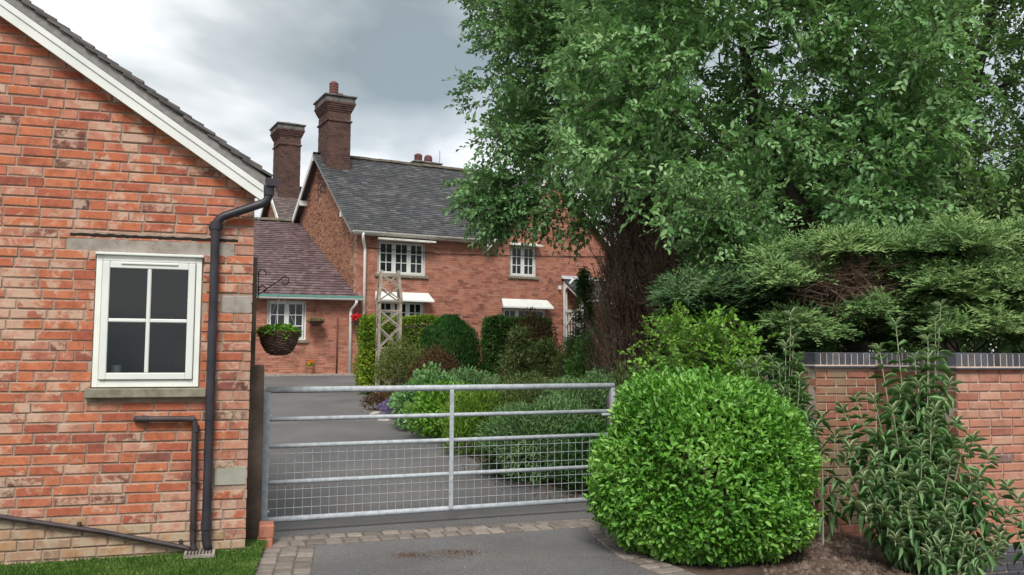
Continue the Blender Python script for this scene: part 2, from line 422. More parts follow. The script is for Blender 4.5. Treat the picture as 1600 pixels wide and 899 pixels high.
def sett_mat():
    m, nt, b = new_mat('brown_stone_sett'); p = pos(nt); r = rnd(nt)
    c = ramp(nt, [(0, (.14, .12, .105)), (.5, (.20, .17, .15)), (1, (.27, .23, .20))], r).outputs[0]
    n = noise(nt, 14, 5, .65, p); t = ramp(nt, [(.3, (.7, .7, .68)), (.7, (1.15, 1.12, 1.1))], n.outputs['Fac'])
    c = mixc(nt, c, t.outputs[0], 1.0, 'MULTIPLY')
    nt.links.new(c, b.inputs['Base Color']); b.inputs['Roughness'].default_value = .85
    n2 = noise(nt, 60, 4, .6, p); bump(nt, b, n2.outputs['Fac'], .5, .005)
    return m
M['sett'] = sett_mat()
def asphalt():
    m, nt, b = new_mat('worn_asphalt'); p = pos(nt)
    n1 = noise(nt, .55, 5, .6, p, .8); n2 = noise(nt, 75, 5, .85, p); n3 = noise(nt, 2.2, 5, .65, p, .5)
    c = ramp(nt, [(.3, (.075, .074, .077)), (.7, (.135, .131, .131))], n1.outputs['Fac']).outputs[0]
    t = ramp(nt, [(.32, (.38, .38, .39)), (.5, (1, 1, 1)), (.68, (1.9, 1.85, 1.8))], n2.outputs['Fac'])
    c = mixc(nt, c, t.outputs[0], 1.0, 'MULTIPLY')
    f = ramp(nt, [(.48, (0, 0, 0)), (.70, (1, 1, 1))], n3.outputs['Fac'])
    c = mixc(nt, c, (.12, .098, .082), mathn(nt, 'MULTIPLY', f.outputs[0], .5))
    nt.links.new(c, b.inputs['Base Color']); b.inputs['Roughness'].default_value = .78
    n4 = noise(nt, 150, 3, .6, p); bump(nt, b, n4.outputs['Fac'], .5, .004)
    return m
M['asphalt'] = asphalt()
M['soil'] = simple('dark_brown_soil', [(.035, .022, .017), (.085, .055, .042), (.15, .105, .085)], 7, .95, .8, .02, bscale=45, detail=8)
M['clod'] = simple('soil_clods_and_chips', [(.05, .03, .022), (.12, .08, .06), (.24, .19, .16)], 9, .95, .2)
M['litter'] = simple('brown_leaf_litter', [(.06, .03, .018), (.14, .07, .035), (.2, .12, .06)], 11, .9, 0)
M['grassland'] = simple('short_turf', [(.03, .075, .015), (.06, .13, .02)], 5, .9, .5, .02, bscale=80)
M['grass'] = leaf_mat('grass_blade', [(0, (.07, .15, .025)), (.5, (.13, .26, .045)), (1, (.24, .35, .09))], trans=.3, patch=3)
M['bark'] = simple('dark_bark', [(.02, .016, .013), (.06, .048, .04), (.1, .085, .07)], 5, .95, .8, .03, bscale=18)
M['twig'] = simple('grey_brown_twig', [(.055, .042, .032), (.12, .095, .075)], 9, .9, 0)
M['stem_pale'] = simple('pale_downy_stem', [(.22, .25, .13), (.40, .42, .28)], 14, .8, 0)
M['dead'] = leaf_mat('dead_conifer_twigs', [(0, (.075, .047, .035)), (.5, (.165, .112, .085)), (.85, (.27, .2, .155)), (1, (.13, .14, .065))], .9, .1, .1, (.2, .12, .06))
G = lambda *c: [(i / (len(c) - 1), k) for i, k in enumerate(c)]
M['leaf_laurel'] = leaf_mat('glossy_privet_leaf', G((.06, .17, .02), (.11, .30, .035), (.18, .40, .06), (.30, .52, .12)), .38, .25, .5, (.2, .45, .02), 2.2)
M['leaf_dark'] = leaf_mat('dark_tree_leaf', G((.065, .16, .06), (.12, .26, .095), (.185, .36, .14), (.28, .45, .2)), .5, .38, .4)
M['leaf_mid'] = leaf_mat('fresh_tree_leaf', G((.085, .20, .07), (.155, .33, .115), (.24, .44, .165), (.35, .54, .25)), .45, .38, .45)
M['leaf_right'] = leaf_mat('deep_green_leaf', G((.065, .16, .05), (.12, .26, .08), (.19, .34, .115), (.28, .42, .16)), .5, .38, .4)
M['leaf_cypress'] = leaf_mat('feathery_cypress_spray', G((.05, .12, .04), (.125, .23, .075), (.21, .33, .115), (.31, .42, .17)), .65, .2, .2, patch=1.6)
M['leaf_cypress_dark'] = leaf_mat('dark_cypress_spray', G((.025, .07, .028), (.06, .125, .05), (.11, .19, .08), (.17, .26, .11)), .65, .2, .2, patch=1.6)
M['leaf_bright'] = leaf_mat('bright_green_leaf', G((.06, .16, .015), (.13, .30, .025), (.22, .42, .06)), .45, .3, .35)
M['leaf_buddleia'] = leaf_mat('buddleia_leaf', G((.05, .13, .04), (.105, .22, .08), (.17, .32, .125), (.26, .41, .19)), .55, .25, .3, patch=3)
M['leaf_young'] = leaf_mat('young_buddleia_leaf', G((.27, .40, .18), (.46, .56, .33)), .6, .3, .25)
M['leaf_golden'] = leaf_mat('golden_privet_leaf', G((.06, .15, .012), (.16, .27, .02), (.36, .42, .04)), .5, .3, .3, patch=1.5)
M['leaf_hedge'] = leaf_mat('hedge_leaf', G((.035, .105, .022), (.075, .19, .036), (.15, .29, .06)), .5, .25, .35)
M['leaf_olive'] = leaf_mat('olive_shrub_leaf', G((.06, .09, .02), (.13, .165, .04), (.23, .26, .08)), .6, .25, .3)
M['leaf_brown'] = leaf_mat('brown_shrub_leaf', G((.05, .03, .018), (.11, .065, .035), (.13, .10, .04)), .8, .15, .1, (.15, .08, .03))
M['leaf_conifer'] = leaf_mat('sparse_conifer_needle', G((.065, .10, .035), (.135, .185, .065), (.22, .28, .11)), .65, .2, .2)
M['leaf_thuja'] = leaf_mat('dark_thuja_spray', G((.02, .075, .02), (.045, .135, .03), (.09, .2, .045)), .6, .2, .2)
M['leaf_juniper'] = leaf_mat('blue_green_juniper', G((.065, .14, .055), (.13, .235, .09), (.21, .34, .14)), .65, .2, .2)
M['leaf_lime'] = leaf_mat('lime_perennial_leaf', G((.07, .16, .02), (.15, .28, .03), (.26, .38, .06)), .5, .3, .3)
M['flower_purple'] = leaf_mat('purple_flower', G((.16, .11, .28), (.3, .22, .45)), .6, .2, .2, (.3, .2, .5))
M['flower_red'] = leaf_mat('red_flower', G((.5, .01, .02), (.75, .03, .04)), .6, .2, .2, (.7, .02, .02))
M['flower_orange'] = leaf_mat('orange_flower', G((.7, .2, .02), (.8, .38, .05)), .6, .2, .2, (.7, .3, .02))

# ---------------------------------------------------------------- brick laying
def layout(z0, z1, ch, bl, xr, holes, joint, header=.12, seed=0, jit=.012):
    rr = random.Random(seed); out = []; i = 0; z = z0
    while z + ch * .6 < z1:
        za, zb = z + joint / 2, min(z1, z + ch - joint / 2)
        lo, hi = xr((za + zb) / 2)
        x = lo - (bl / 2 if i % 2 else 0) - (rr.uniform(0, .04) if jit > .005 else 0)
        while x < hi:
            w = bl + rr.uniform(-jit, jit)
            if rr.random() < header: w = bl * .48 + rr.uniform(-.006, .006)
            segs = [(max(x, lo) + joint / 2 * (x > lo), min(x + w - joint / 2, hi))]
            for hx0, hx1, hz0, hz1 in holes:
                if hz0 < (za + zb) / 2 < hz1:
                    ns = []
                    for a, b_ in segs:
                        if b_ <= hx0 or a >= hx1: ns.append((a, b_)); continue
                        if a < hx0 - .001: ns.append((a, hx0 - .006))
                        if b_ > hx1 + .001: ns.append((hx1 + .006, b_))
                    segs = ns
            for a, b_ in segs:
                if b_ - a > .03: out.append((a, b_, za, zb))
            x += w
        z += ch; i += 1
    return out
def bricks_joined(rects, O=(0, 0, 0), X=(1, 0, 0), Nn=(0, -1, 0), depth=.02, jit=.003, seed=1):
    """rects (x0,x1,z0,z1) on a face through O with direction X and outward normal Nn"""
    rr = random.Random(seed); O, X, Nn = Vector(O), Vector(X), Vector(Nn); Z = Vector((0, 0, 1)); m = MB()
    for a, b_, c, d in rects:
        f = rr.uniform(-jit, jit); P = []
        for off in (-depth, f):
            for x, z in ((a, c), (b_, c), (b_, d), (a, d)): P.append(O + X * x + Z * z + Nn * off)
        m.add(P, [(4, 5, 6, 7), (0, 1, 5, 4), (1, 2, 6, 5), (2, 3, 7, 6), (3, 0, 4, 7)])
    return m
BRICKV = []
def brick_variant(k):
    rr = random.Random(k); m = MB()
    j = lambda s=.012: rr.uniform(-s, s)
    # unit brick, 1 x 1, local x 0..1, z 0..1, front at y=0
    o = [(0, 0), (1, 0), (1, 1), (0, 1)]
    back = [(x, .05, z) for x, z in o]
    mid = [(x + (j(.010)), .004, z + j(.03)) for x, z in o]
    fr = [(abs(x - .028) if x == 0 else .972 + j(.006), j(.0012), (.09 if z == 0 else .91) + j(.02)) for x, z in o]
    m.add(back + mid + fr, [(8, 9, 10, 11)] + [(4 + i, 4 + (i + 1) % 4, 8 + (i + 1) % 4, 8 + i) for i in range(4)] + [(i, (i + 1) % 4, 4 + (i + 1) % 4, 4 + i) for i in range(4)])
    return m
def brick_meshes(mat, n=10):
    return [brick_variant(k).mesh('brick', mat) for k in range(n)]
def brick_objects(rects, meshes, parent, y=0.0, jit=.004, seed=3, name='brick'):
    rr = random.Random(seed)
    for a, b_, c, d in rects:
        o = bpy.data.objects.new(name, rr.choice(meshes)); COL.objects.link(o); o.parent = parent
        o.location = (a, y + rr.uniform(-jit, jit * .4), c); o.scale = (b_ - a, 1, d - c)
        o.rotation_euler = (0, rr.uniform(-.008, .008), 0)
def slab(x0, x1, z0, z1, y0, y1, holes):
    """a wall slab with rectangular holes, made of cells"""
    m = MB()
    xs = sorted({x0, x1, *[h[0] for h in holes], *[h[1] for h in holes]}); zs = sorted({z0, z1, *[h[2] for h in holes], *[h[3] for h in holes]})
    xs = [x for x in xs if x0 <= x <= x1]; zs = [z for z in zs if z0 <= z <= z1]
    inh = lambda x, z: any(h[0] < x < h[1] and h[2] < z < h[3] for h in holes) or not (x0 < x < x1 and z0 < z < z1)
    for i in range(len(xs) - 1):
        for j in range(len(zs) - 1):
            a, b_, c, d = xs[i], xs[i + 1], zs[j], zs[j + 1]; mx, mz = (a + b_) / 2, (c + d) / 2
            if inh(mx, mz): continue
            m.add([(a, y0, c), (b_, y0, c), (b_, y0, d), (a, y0, d)], [(0, 1, 2, 3)])
            m.add([(a, y1, c), (b_, y1, c), (b_, y1, d), (a, y1, d)], [(3, 2, 1, 0)])
            e_ = .001
            if inh(a - e_, mz): m.add([(a, y0, c), (a, y1, c), (a, y1, d), (a, y0, d)], [(3, 2, 1, 0)])
            if inh(b_ + e_, mz): m.add([(b_, y0, c), (b_, y1, c), (b_, y1, d), (b_, y0, d)], [(0, 1, 2, 3)])
            if inh(mx, c - e_): m.add([(a, y0, c), (b_, y0, c), (b_, y1, c), (a, y1, c)], [(3, 2, 1, 0)])
            if inh(mx, d + e_): m.add([(a, y0, d), (b_, y0, d), (b_, y1, d), (a, y1, d)], [(0, 1, 2, 3)])
    return m
def roof_tiles(P0, U, V, nu, nv, w, g, th=.014, lap=1.9, seed=5, skip=None, clip=None, jit=.004):
    """tiles on a slope: P0 eave corner, U along the eaves, V up the slope (unit vectors)"""
    rr = random.Random(seed); P0, U, V = Vector(P0), Vector(U), Vector(V); Nn = U.cross(V).normalized()
    if Nn.z < 0: Nn = -Nn
    m = MB()
    for j in range(nv):
        for i in range(-1, nu + 1):
            a = i * w + (w / 2 if j % 2 else 0); b_ = a + w - .004
            a, b_ = max(a, 0), min(b_, nu * w)
            if b_ - a < .03 or (skip and skip(i, j, a)): continue
            v0 = j * g + rr.uniform(-jit, jit); v1 = v0 + g * lap
            if clip and not clip((a + b_) / 2, v0): continue
            l = rr.uniform(0, jit * .8)
            P = []
            for h0, h1 in ((0, 0), (th, 0)):
                pass
            lo = th * lap + l
            q = [P0 + U * a + V * v0 + Nn * (lo - th), P0 + U * b_ + V * v0 + Nn * (lo - th), P0 + U * b_ + V * v0 + Nn * lo, P0 + U * a + V * v0 + Nn * lo,
                 P0 + U * a + V * v1 + Nn * th * .1, P0 + U * b_ + V * v1 + Nn * th * .1]
            m.add(q, [(0, 1, 2, 3), (3, 2, 5, 4), (0, 3, 4), (1, 5, 2)])
    return m
def small_window(parent, x0, x1, z0, z1, y, ncas, rows, cols=2, mat='white', fr=.05, sill=True, head=None):
    w = MB()
    d = .06
    w.box(x0, x0 + fr, y, y + d, z0, z1); w.box(x1 - fr, x1, y, y + d, z0, z1)
    w.box(x0 + fr, x1 - fr, y, y + d, z1 - fr, z1); w.box(x0 + fr, x1 - fr, y, y + d, z0, z0 + fr)
    cw = (x1 - x0 - 2 * fr) / ncas
    for k in range(1, ncas):
        w.box(x0 + fr + k * cw - fr * .4, x0 + fr + k * cw + fr * .4, y + .002, y + d, z0 + fr, z1 - fr)
    o = w.build('window', M[mat], parent)
    for k in range(ncas):
        a, b_ = x0 + fr + k * cw + fr * .4, x0 + fr + (k + 1) * cw - fr * .4
        c, d2 = z0 + fr, z1 - fr
        f = MB(); s_ = .055; yy = y - .012
        f.box(a, a + s_, yy, y + .03, c, d2); f.box(b_ - s_, b_, yy, y + .03, c, d2); f.box(a + s_, b_ - s_, yy, y + .03, c, c + s_); f.box(a + s_, b_ - s_, yy, y + .03, d2 - s_, d2)
        g_ = .028
        for i in range(1, cols):
            xx = a + s_ + (b_ - a - 2 * s_) * i / cols; f.box(xx - g_ / 2, xx + g_ / 2, yy + .004, y + .03, c + s_, d2 - s_)
        for j in range(1, rows):
            zz = c + s_ + (d2 - c - 2 * s_) * j / rows; f.box(a + s_, b_ - s_, yy + .006, y + .03, zz - g_ / 2, zz + g_ / 2)
        f.build('casement', M[mat], o)
        pw, ph = (b_ - a - 2 * s_) / cols, (d2 - c - 2 * s_) / rows
        pm = MB().box(0, pw - .004, 0, .004, 0, ph - .004).mesh('pane', M['glass_far'])
        for i in range(cols):
            for j in range(rows):
                link_mesh('pane', pm, None, o, (a + s_ + i * pw + .002, y + .012, c + s_ + j * ph + .002))
    if sill:
        MB().box(x0 - .1, x1 + .1, y - .14, y + .06, z0 - .09, z0 - .003).build('window_sill', M['stone_sill'], o)
    return o

# ================================================================ THE GROUND
def height_sheet(name, xs, ys, mat, dz=0.0, inside=None, bumpy=0.0, seed=0):
    rr = np.random.default_rng(seed); V = []; F = []; nx = len(xs)
    for y in ys:
        for x in xs:
            V.append((x, y, gnd(x, y) + dz + (rr.normal() * bumpy)))
    for j in range(len(ys) - 1):
        for i in range(nx - 1):
            if inside and not inside((xs[i] + xs[i + 1]) / 2, (ys[j] + ys[j + 1]) / 2): continue
            F.append((j * nx + i, j * nx + i + 1, (j + 1) * nx + i + 1, (j + 1) * nx + i))
    me = bpy.data.meshes.new(name); me.from_pydata(V, [], F); me.materials.append(mat)
    me.polygons.foreach_set('use_smooth', [True] * len(F))
    return link_mesh(name, me)
def fr(a, b, n): return [a + (b - a) * i / n for i in range(n + 1)]
gx = [-400, -150, -60, -30] + fr(-20, 20, 80) + [30, 60, 150, 400]
gy = [-60, -30, -10, -3, 0, 2] + fr(3, 40, 110) + [45, 60, 100, 200, 500, 900]
ground = height_sheet('ground', gx, gy, M['soil'], -.012); ground['kind'] = 'structure'
# drive: its right edge against the bed, as a function of y
EDGE = [(3.0, 3.4), (5.2, 1.9), (6.2, 1.55), (7.0, 1.12), (7.7, .98), (8.5, 1.02), (9.3, 1.1), (9.9, .72), (10.6, .15), (11.4, -.30), (12.6, -.72), (14.2, -1.12), (16, -1.7), (18.5, -2.45), (21, -3.2), (24, -3.6), (26.2, -3.3), (28.2, -3.0), (29.5, -2.6)]
def drive_edge(y):
    for (a, xa), (b, xb) in zip(EDGE, EDGE[1:]):
        if a <= y <= b: return xa + (xb - xa) * (y - a) / (b - a)
    return EDGE[0][1] if y < 3 else EDGE[-1][1]
LAWN_R = [(3, -1.0), (5.4, -1.55), (6.2, -1.83), (6.7, -1.93), (7.25, -2.03), (7.5, -2.07)]
def lawn_edge(y):
    if y <= 3: return -1.0
    for (a, xa), (b, xb) in zip(LAWN_R, LAWN_R[1:]):
        if a <= y <= b: return xa + (xb - xa) * (y - a) / (b - a)
    return -2.07
def strip_sheet(name, ys, lo, hi, n, mat, dz):
    V = []; F = []
    for y in ys:
        a, b_ = lo(y), hi(y)
        for i in range(n + 1):
            x = a + (b_ - a) * i / n; V.append((x, y, gnd(x, y) + dz))
    for j in range(len(ys) - 1):
        for i in range(n):
            F.append((j * (n + 1) + i, j * (n + 1) + i + 1, (j + 1) * (n + 1) + i + 1, (j + 1) * (n + 1) + i))
    me = bpy.data.meshes.new(name); me.from_pydata(V, [], F); me.materials.append(mat)
    me.polygons.foreach_set('use_smooth', [True] * len(F))
    o = link_mesh(name, me); o['kind'] = 'structure'; return o
strip_sheet('driveway', fr(2.5, 7.6, 16) + fr(7.8, 29.3, 70), lambda y: (lawn_edge(y) if y < 7.55 else (-2.3 - (y - 7.5) * 1.6 if y < 12 else -14 - (y - 12) * .2)), drive_edge, 14, M['asphalt'], .012)
# lawn beside the outbuilding, a few centimetres above the drive
lawn = strip_sheet('lawn', fr(2.5, 7.3, 14), lambda y: -7.0, lawn_edge, 12, M['grassland'], .062)
P_, D_, N_ = [], [], []
for _ in range(52000):
    y = rng.uniform(5.7, 7.25); x = rng.uniform(-4.2, lawn_edge(y) + .02)
    if y > 6.94 + (x + 2.087) * math.tan(R(17)) - .0 and x < -2.06: continue
    P_.append((x, y, gnd(x, y) + .058)); D_.append((rng.normal() * .45, rng.normal() * .45, 1)); N_.append((rng.normal(), rng.normal(), .2))
P_, D_, N_ = map(np.array, (P_, D_, N_))
V, F = leaf_geo(P_, D_, N_, rng.uniform(.018, .045, len(P_)), .14, .05, .35)
go = link_mesh('grass', np_mesh('grass', V, F, M['grass'])); tag(go, 'short mown green grass of the lawn below the brick outbuilding', 'grass', kind='stuff')
# pale kerb at the foot of the annex comes with the annex

# ---- stone setts: a double row across the drive under the gate and a flare of three rows beside the lawn
setts = empty('sett_edging', (0, 0, 0), 'double row of worn brown stone setts laid across the drive in front of the gate', 'paving edge', kind='structure')
settm = []
for k in range(6):
    rr = random.Random(k); j = lambda: rr.uniform(-.05, .05)
    m = MB(); o = [(-.5, -.5), (.5, -.5), (.5, .5), (-.5, .5)]
    m.add([(x, y, -.05) for x, y in o] + [(x * 1 + j() * .5, y + j() * .5, .006) for x, y in o] + [(x * .84 + j(), y * .86 + j() * .6, .014 + rr.uniform(-.002, .002)) for x, y in o],
          [(8, 9, 10, 11)] + [(4 + i, 4 + (i + 1) % 4, 8 + (i + 1) % 4, 8 + i) for i in range(4)] + [(i, (i + 1) % 4, 4 + (i + 1) % 4, 4 + i) for i in range(4)])
    settm.append(m.mesh('sett', M['sett']))
def sett(x, y, ang, wx, wy, parent=setts):
    o = bpy.data.objects.new('sett', random.choice(settm)); COL.objects.link(o); o.parent = parent
    o.location = (x, y, gnd(x, y) + .012 + random.uniform(-.003, .003)); o.rotation_euler = (random.uniform(-.02, .02), random.uniform(-.02, .02), ang + random.uniform(-.04, .04)); o.scale = (wx, wy, 1)
SD = Vector((.952, .305)); SN = Vector((-.305, .952)); S0 = Vector((-1.98, 7.30))
t = .0
while t < 2.95:
    w = random.uniform(.125, .165)
    for row, (o_, dp) in enumerate(((.0, .20), (.17, .12))):
        p = S0 + SD * (t + w / 2 + row * .05) + SN * (o_ - .02 * math.sin(t * 1.3))
        sett(p.x, p.y, math.atan2(SD.y, SD.x), w - .012, dp - .012)
    t += w
# right flare following the kerb of the bed
prev = Vector((1.0, 7.95)); y = 7.95
for k in range(22):
    y = 8.05 - .13 * k
    x = drive_edge(y) - .10 + (.0 if y < 7.9 else -.02)
    d = Vector((drive_edge(y - .1) - drive_edge(y + .1), -.2)).normalized()
    for row in range(2):
        q = Vector((x - row * .115 * (-d.y), y - row * .115 * d.x))
        sett(q.x, q.y, math.atan2(d.y, d.x), .12, .105)
# left flare, three rows beside the lawn
for k in range(26):
    y = 7.22 - .112 * k
    x = lawn_edge(y)
    d = Vector((lawn_edge(y - .1) - lawn_edge(y + .1), -.2)).normalized()
    for row in range(3):
        q = Vector((x + .08 + row * .142 + .0, y - row * .02 + random.uniform(-.006, .006)))
        if (q - S0).dot(SN) > -.14: continue
        sett(q.x, q.y, math.atan2(d.y, d.x) + math.pi / 2, .128, .098)

# leaf litter on the asphalt, soil clods on the bed
def litter(name, spots, n, mat, label, cat, smin=.006, smax=.02, dz=.014):
    Ps = []
    for cx, cy, sx, sy, w_ in spots:
        k = int(n * w_); Ps.append(np.stack([rng.normal(cx, sx, k), rng.normal(cy, sy, k)], 1))
    P = np.concatenate(Ps); z = np.array([gnd(a, b_) + dz for a, b_ in P]); P = np.column_stack([P, z])
    D = nrm(rng.normal(size=P.shape) * [1, 1, .35]); N = rng.normal(size=P.shape) * .4 + [0, 0, 1]
    V, F = leaf_geo(P, D, N, rng.uniform(smin, smax, len(P)), .6, .15, .1)
    return tag(link_mesh(name, np_mesh(name, V, F, mat)), label, cat, kind='stuff')
litter('leaf_litter', [(-.80, 7.0, .07, .05, .2), (-.42, 7.10, .12, .06, .25), (-.55, 7.0, .2, .09, .2), (-.95, 7.78, .08, .03, .06), (-.7, 7.8, .1, .03, .1), (-.4, 7.87, .14, .03, .09)], 3000, M['litter'], 'brown crumbled leaf litter lying on the drive by the setts', 'litter', .004, .012, .014)
litter('fallen_leaves', [(.6, 10.3, .35, .25, .3), (1.0, 9.7, .3, .2, .4), (.1, 11.2, .35, .3, .3)], 900, M['litter'], 'fallen brown leaves along the bed edge behind the gate', 'litter', .02, .05, .02)
litter('drive_grit', [(-.5, 6.8, .9, .45, .5), (-.8, 9.5, .8, 1.6, .5)], 420, M['mortar_wall'], 'pale grit and crumbs scattered over the drive', 'grit', .004, .011, .016)
litter('kerb_debris', [(x_, 7.55 + (x_ + 1.98) * .32, .22, .05, .12) for x_ in (-1.7, -1.2, -.7, -.2, .3, .7)] + [(.85, 7.0, .08, .5, .2), (-1.45, 7.62, .15, .06, .1)], 3800, M['litter'], 'dark gritty debris gathered along the row of setts', 'debris', .003, .011, .014)
Ps = rng.uniform([1.9, 5.6], [6.0, 8.6], (9000, 2)); Ps = np.array([p for p in Ps if p[0] > drive_edge(p[1]) + .1])
P3 = np.column_stack([Ps, [gnd(a, b_) - .012 for a, b_ in Ps]]); k = len(P3)
s_ = rng.gamma(1.6, .006, (k, 1)) + .004
T = np.array([(-1, -1, -.4), (1, -1, -.4), (1, 1, -.4), (-1, 1, -.4), (0, 0, 1)])
V = (P3[:, None] + s_[:, :, None] * T[None] * rng.uniform(.5, 1.3, (k, 5, 1))).reshape(-1, 3)
F = (np.arange(k)[:, None, None] * 5 + np.array([(0, 1, 4), (1, 2, 4), (2, 3, 4), (3, 0, 4)])[None]).reshape(-1, 3)
tag(link_mesh('soil_clods', np_mesh('soil_clods', V, F, M['clod'])), 'crumbly brown soil and chips in the bed before the wall', 'soil', kind='stuff')

# ================================================================ THE NEAR OUTBUILDING
PSI = R(17)
ob = empty('brick_outbuilding', (-2.087, 6.926, 0), 'old red brick outbuilding with a white four-pane window in its gable wall', 'outbuilding', rz=PSI)
HW = 3.0                                  # half width of the gable
SL = .6745                                # roof slope
def rake(x): return 2.843 - SL * x        # underside of the bargeboard, x <= 0
zapex = rake(-HW)
WIN = (-1.146, -.385, 1.325, 2.335)
LINT = (-1.36, -.145, 2.345, 2.475)
holesW = [(-1.15, -.38, 1.24, 2.35)]
hol_b = [(-1.15, -.38, 1.24, 2.345), (-1.19, -.32, 1.235, 1.318), (-1.365, -.14, 2.335, 2.485), (-.25, .01, .548, .706), (-.235, .01, 1.90, 2.05)]
sl = slab(-2 * HW, 0, -.15, 2.84, .008, .22, [(-1.15, -.38, 1.24, 2.345)])
sl.add([(-2 * HW, .008, 2.84), (0, .008, 2.84), (-HW, .008, zapex + .1), (-2 * HW, .22, 2.84), (0, .22, 2.84), (-HW, .22, zapex + .1)], [(0, 1, 2), (5, 4, 3), (1, 4, 5, 2), (0, 2, 5, 3)])
# side and back walls
sl.box(-.22, -.002, .22, 6.0, -.15, 2.84); sl.box(-2 * HW, -2 * HW + .22, .22, 6.0, -.15, 2.84); sl.box(-2 * HW + .22, -.22, 5.8, 6.0, -.15, 2.84)
wall = sl.build('wall', M['mortar_old'], ob)
def xr(z): 
    return (-2 * HW + .0, 0.0) if z < 2.85 else (-2 * HW + (z - 2.80) / SL, -(z - 2.84) / SL + .06)
rects = layout(-.02, zapex, .0772, .243, xr, hol_b, .0115, .17, 4)
ring = brick_meshes(M['brick_old']); ringb = brick_meshes(M['brick_base'])
vis = [q for q in rects if q[1] > -1.93 and q[2] < 4.2]
oth = [q for q in rects if not (q[1] > -1.93 and q[2] < 4.2)]
base = [q for q in vis if q[3] < .34 + (-.35 - (q[0] + q[1]) / 2) * .14 - .09 and q[0] < -.35 or q[3] < .16]
vis2 = [q for q in vis if q not in base]
vis2.sort(key=lambda q: -(q[1] - q[0]) * (1 if q[2] > 0.02 else .2))
nb = 300 - len(base)
brick_objects(base, ringb, wall, seed=5); brick_objects(vis2[:nb], ring, wall, seed=6)
bj = bricks_joined(oth + vis2[nb:], jit=.003, seed=8); bj.build('brickwork', M['brick_old'], wall, kind='stuff')
# right flank of the building: bricks on the side wall (seen only from beside)
bj = bricks_joined(layout(-.02, 2.84, .0772, .243, lambda z: (0, 6.0), [], .0115, .15, 9), (0, 0, 0), (0, 1, 0), (1, 0, 0), .012); bj.build('brickwork', M['brick_old'], wall, kind='stuff')
# lintel with a crack over it, patches, blocks
MB().box(-1.36, -.145, .0015, .1, 2.345, 2.475, .004).build('lintel', M['concrete'], ob)
m = MB(); pts = []
for i in range(41):
    x = -1.34 + 1.22 * i / 40; pts.append((x, random.uniform(-.003, .003)))
top = [(x, 2.492 + d + (.006 if i % 3 else .01)) for i, (x, d) in enumerate(pts)]; bot = [(x, 2.477 + d * .8) for x, d in pts]
m.prism(top + bot[::-1], -.003, .006); m.build('lintel_crack', M['crack'], ob)
m = MB(); m.prism([(x, z) for x, z in [(-1.36, 2.495), (-.12, 2.497)]] + [(-.12 - 1.24 * i / 24, 2.517 + random.uniform(-.006, .006)) for i in range(25)], -.002, .02); m.build('mortar_patch', M['mortar_old'], ob)
MB().box(-.247, -.004, -.002, .1, .553, .70, .006).build('quoin_block', M['stone_pale'], ob)
MB().box(-.232, -.004, -.0015, .1, 1.905, 2.045, .006).build('quoin_block', M['concrete'], ob)
# window
wn_ = MB(); x0, x1, z0, z1 = WIN; fo = .042
wn_.box(x0, x0 + fo, -.015, .08, z0, z1, .003); wn_.box(x1 - fo, x1, -.015, .08, z0, z1, .003)
wn_.box(x0 + fo, x1 - fo, -.0135, .08, z1 - fo, z1, .003); wn_.box(x0 + fo, x1 - fo, -.0135, .08, z0, z0 + fo + .012, .003)
wo = wn_.build('window', M['cream'], ob)
a, b_, c, d = x0 + fo + .004, x1 - fo - .004, z0 + fo + .016, z1 - fo - .004
cs = MB(); s_ = .052
cs.box(a, a + s_, -.034, .03, c, d, .005); cs.box(b_ - s_, b_, -.034, .03, c, d, .005); cs.box(a + s_, b_ - s_, -.0325, .03, c, c + s_, .005); cs.box(a + s_, b_ - s_, -.0325, .03, d - s_, d, .005)
cs.build('casement', M['white'], wo)
gb = MB(); cx, cz = (a + b_) / 2, (c + d) / 2
gb.box(cx - .0145, cx + .0145, -.03, .01, c + s_, d - s_, .006); gb.build('glazing_bar', M['white'], wo)
gb = MB(); gb.box(a + s_, cx - .0145, -.029, .01, cz - .0145, cz + .0145, .006); gb.box(cx + .0145, b_ - s_, -.029, .01, cz - .0145, cz + .0145, .006); gb.build('glazing_bar', M['white'], wo)
for u0, u1 in ((a + s_, cx), (cx, b_ - s_)):
    for v0, v1 in ((c + s_, cz), (cz, d - s_)):
        MB().box(u0 + .001, u1 - .001, -.008, -.004, v0 + .001, v1 - .001).build('pane', M['glass'], wo)
MB().box(x0 - .006, x1 + .012, -.045, .03, z1 + .002, z1 + .022, .004).build('drip_rail', M['white'], wo)
MB().box(a + .13, b_ - .13, -.043, -.035, d - .020, d - .006, .002).build('trickle_vent', M['white'], wo)
MB().box(-1.188, -.322, -.065, .2, 1.244, 1.318, .008).build('window_sill', M['stone_sill'], ob)
# dark room behind the glass, with an inner sill
rm = MB(); rm.add([(-2.0, .225, .3), (-.25, .225, .3), (-.25, 2.6, .3), (-2.0, 2.6, .3), (-2.0, .225, 2.8), (-.25, .225, 2.8), (-.25, 2.6, 2.8), (-2.0, 2.6, 2.8)], [(0, 1, 2, 3), (7, 6, 5, 4), (1, 5, 6, 2), (2, 6, 7, 3), (3, 7, 4, 0)])
rm.build('room_lining', M['room_dark'], ob)
MB().box(-1.14, -.39, .085, .26, 1.325, 1.355).build('inner_sill', M['white'], ob)
W = Matrix.Translation((-2.087, 6.926, 0)) @ Matrix.Rotation(PSI, 4, 'Z')
def wl(x, y, z): return W @ Vector((x, y, z))
o = MB().lathe([(.028, 0), (.034, .02), (.038, .13), (.036, .135)], 16).build('jug', M['china'], smooth=True, loc=wl(-1.0, .15, 1.356)); tag(o, 'white jug standing inside the outbuilding window, lower left pane', 'jug')
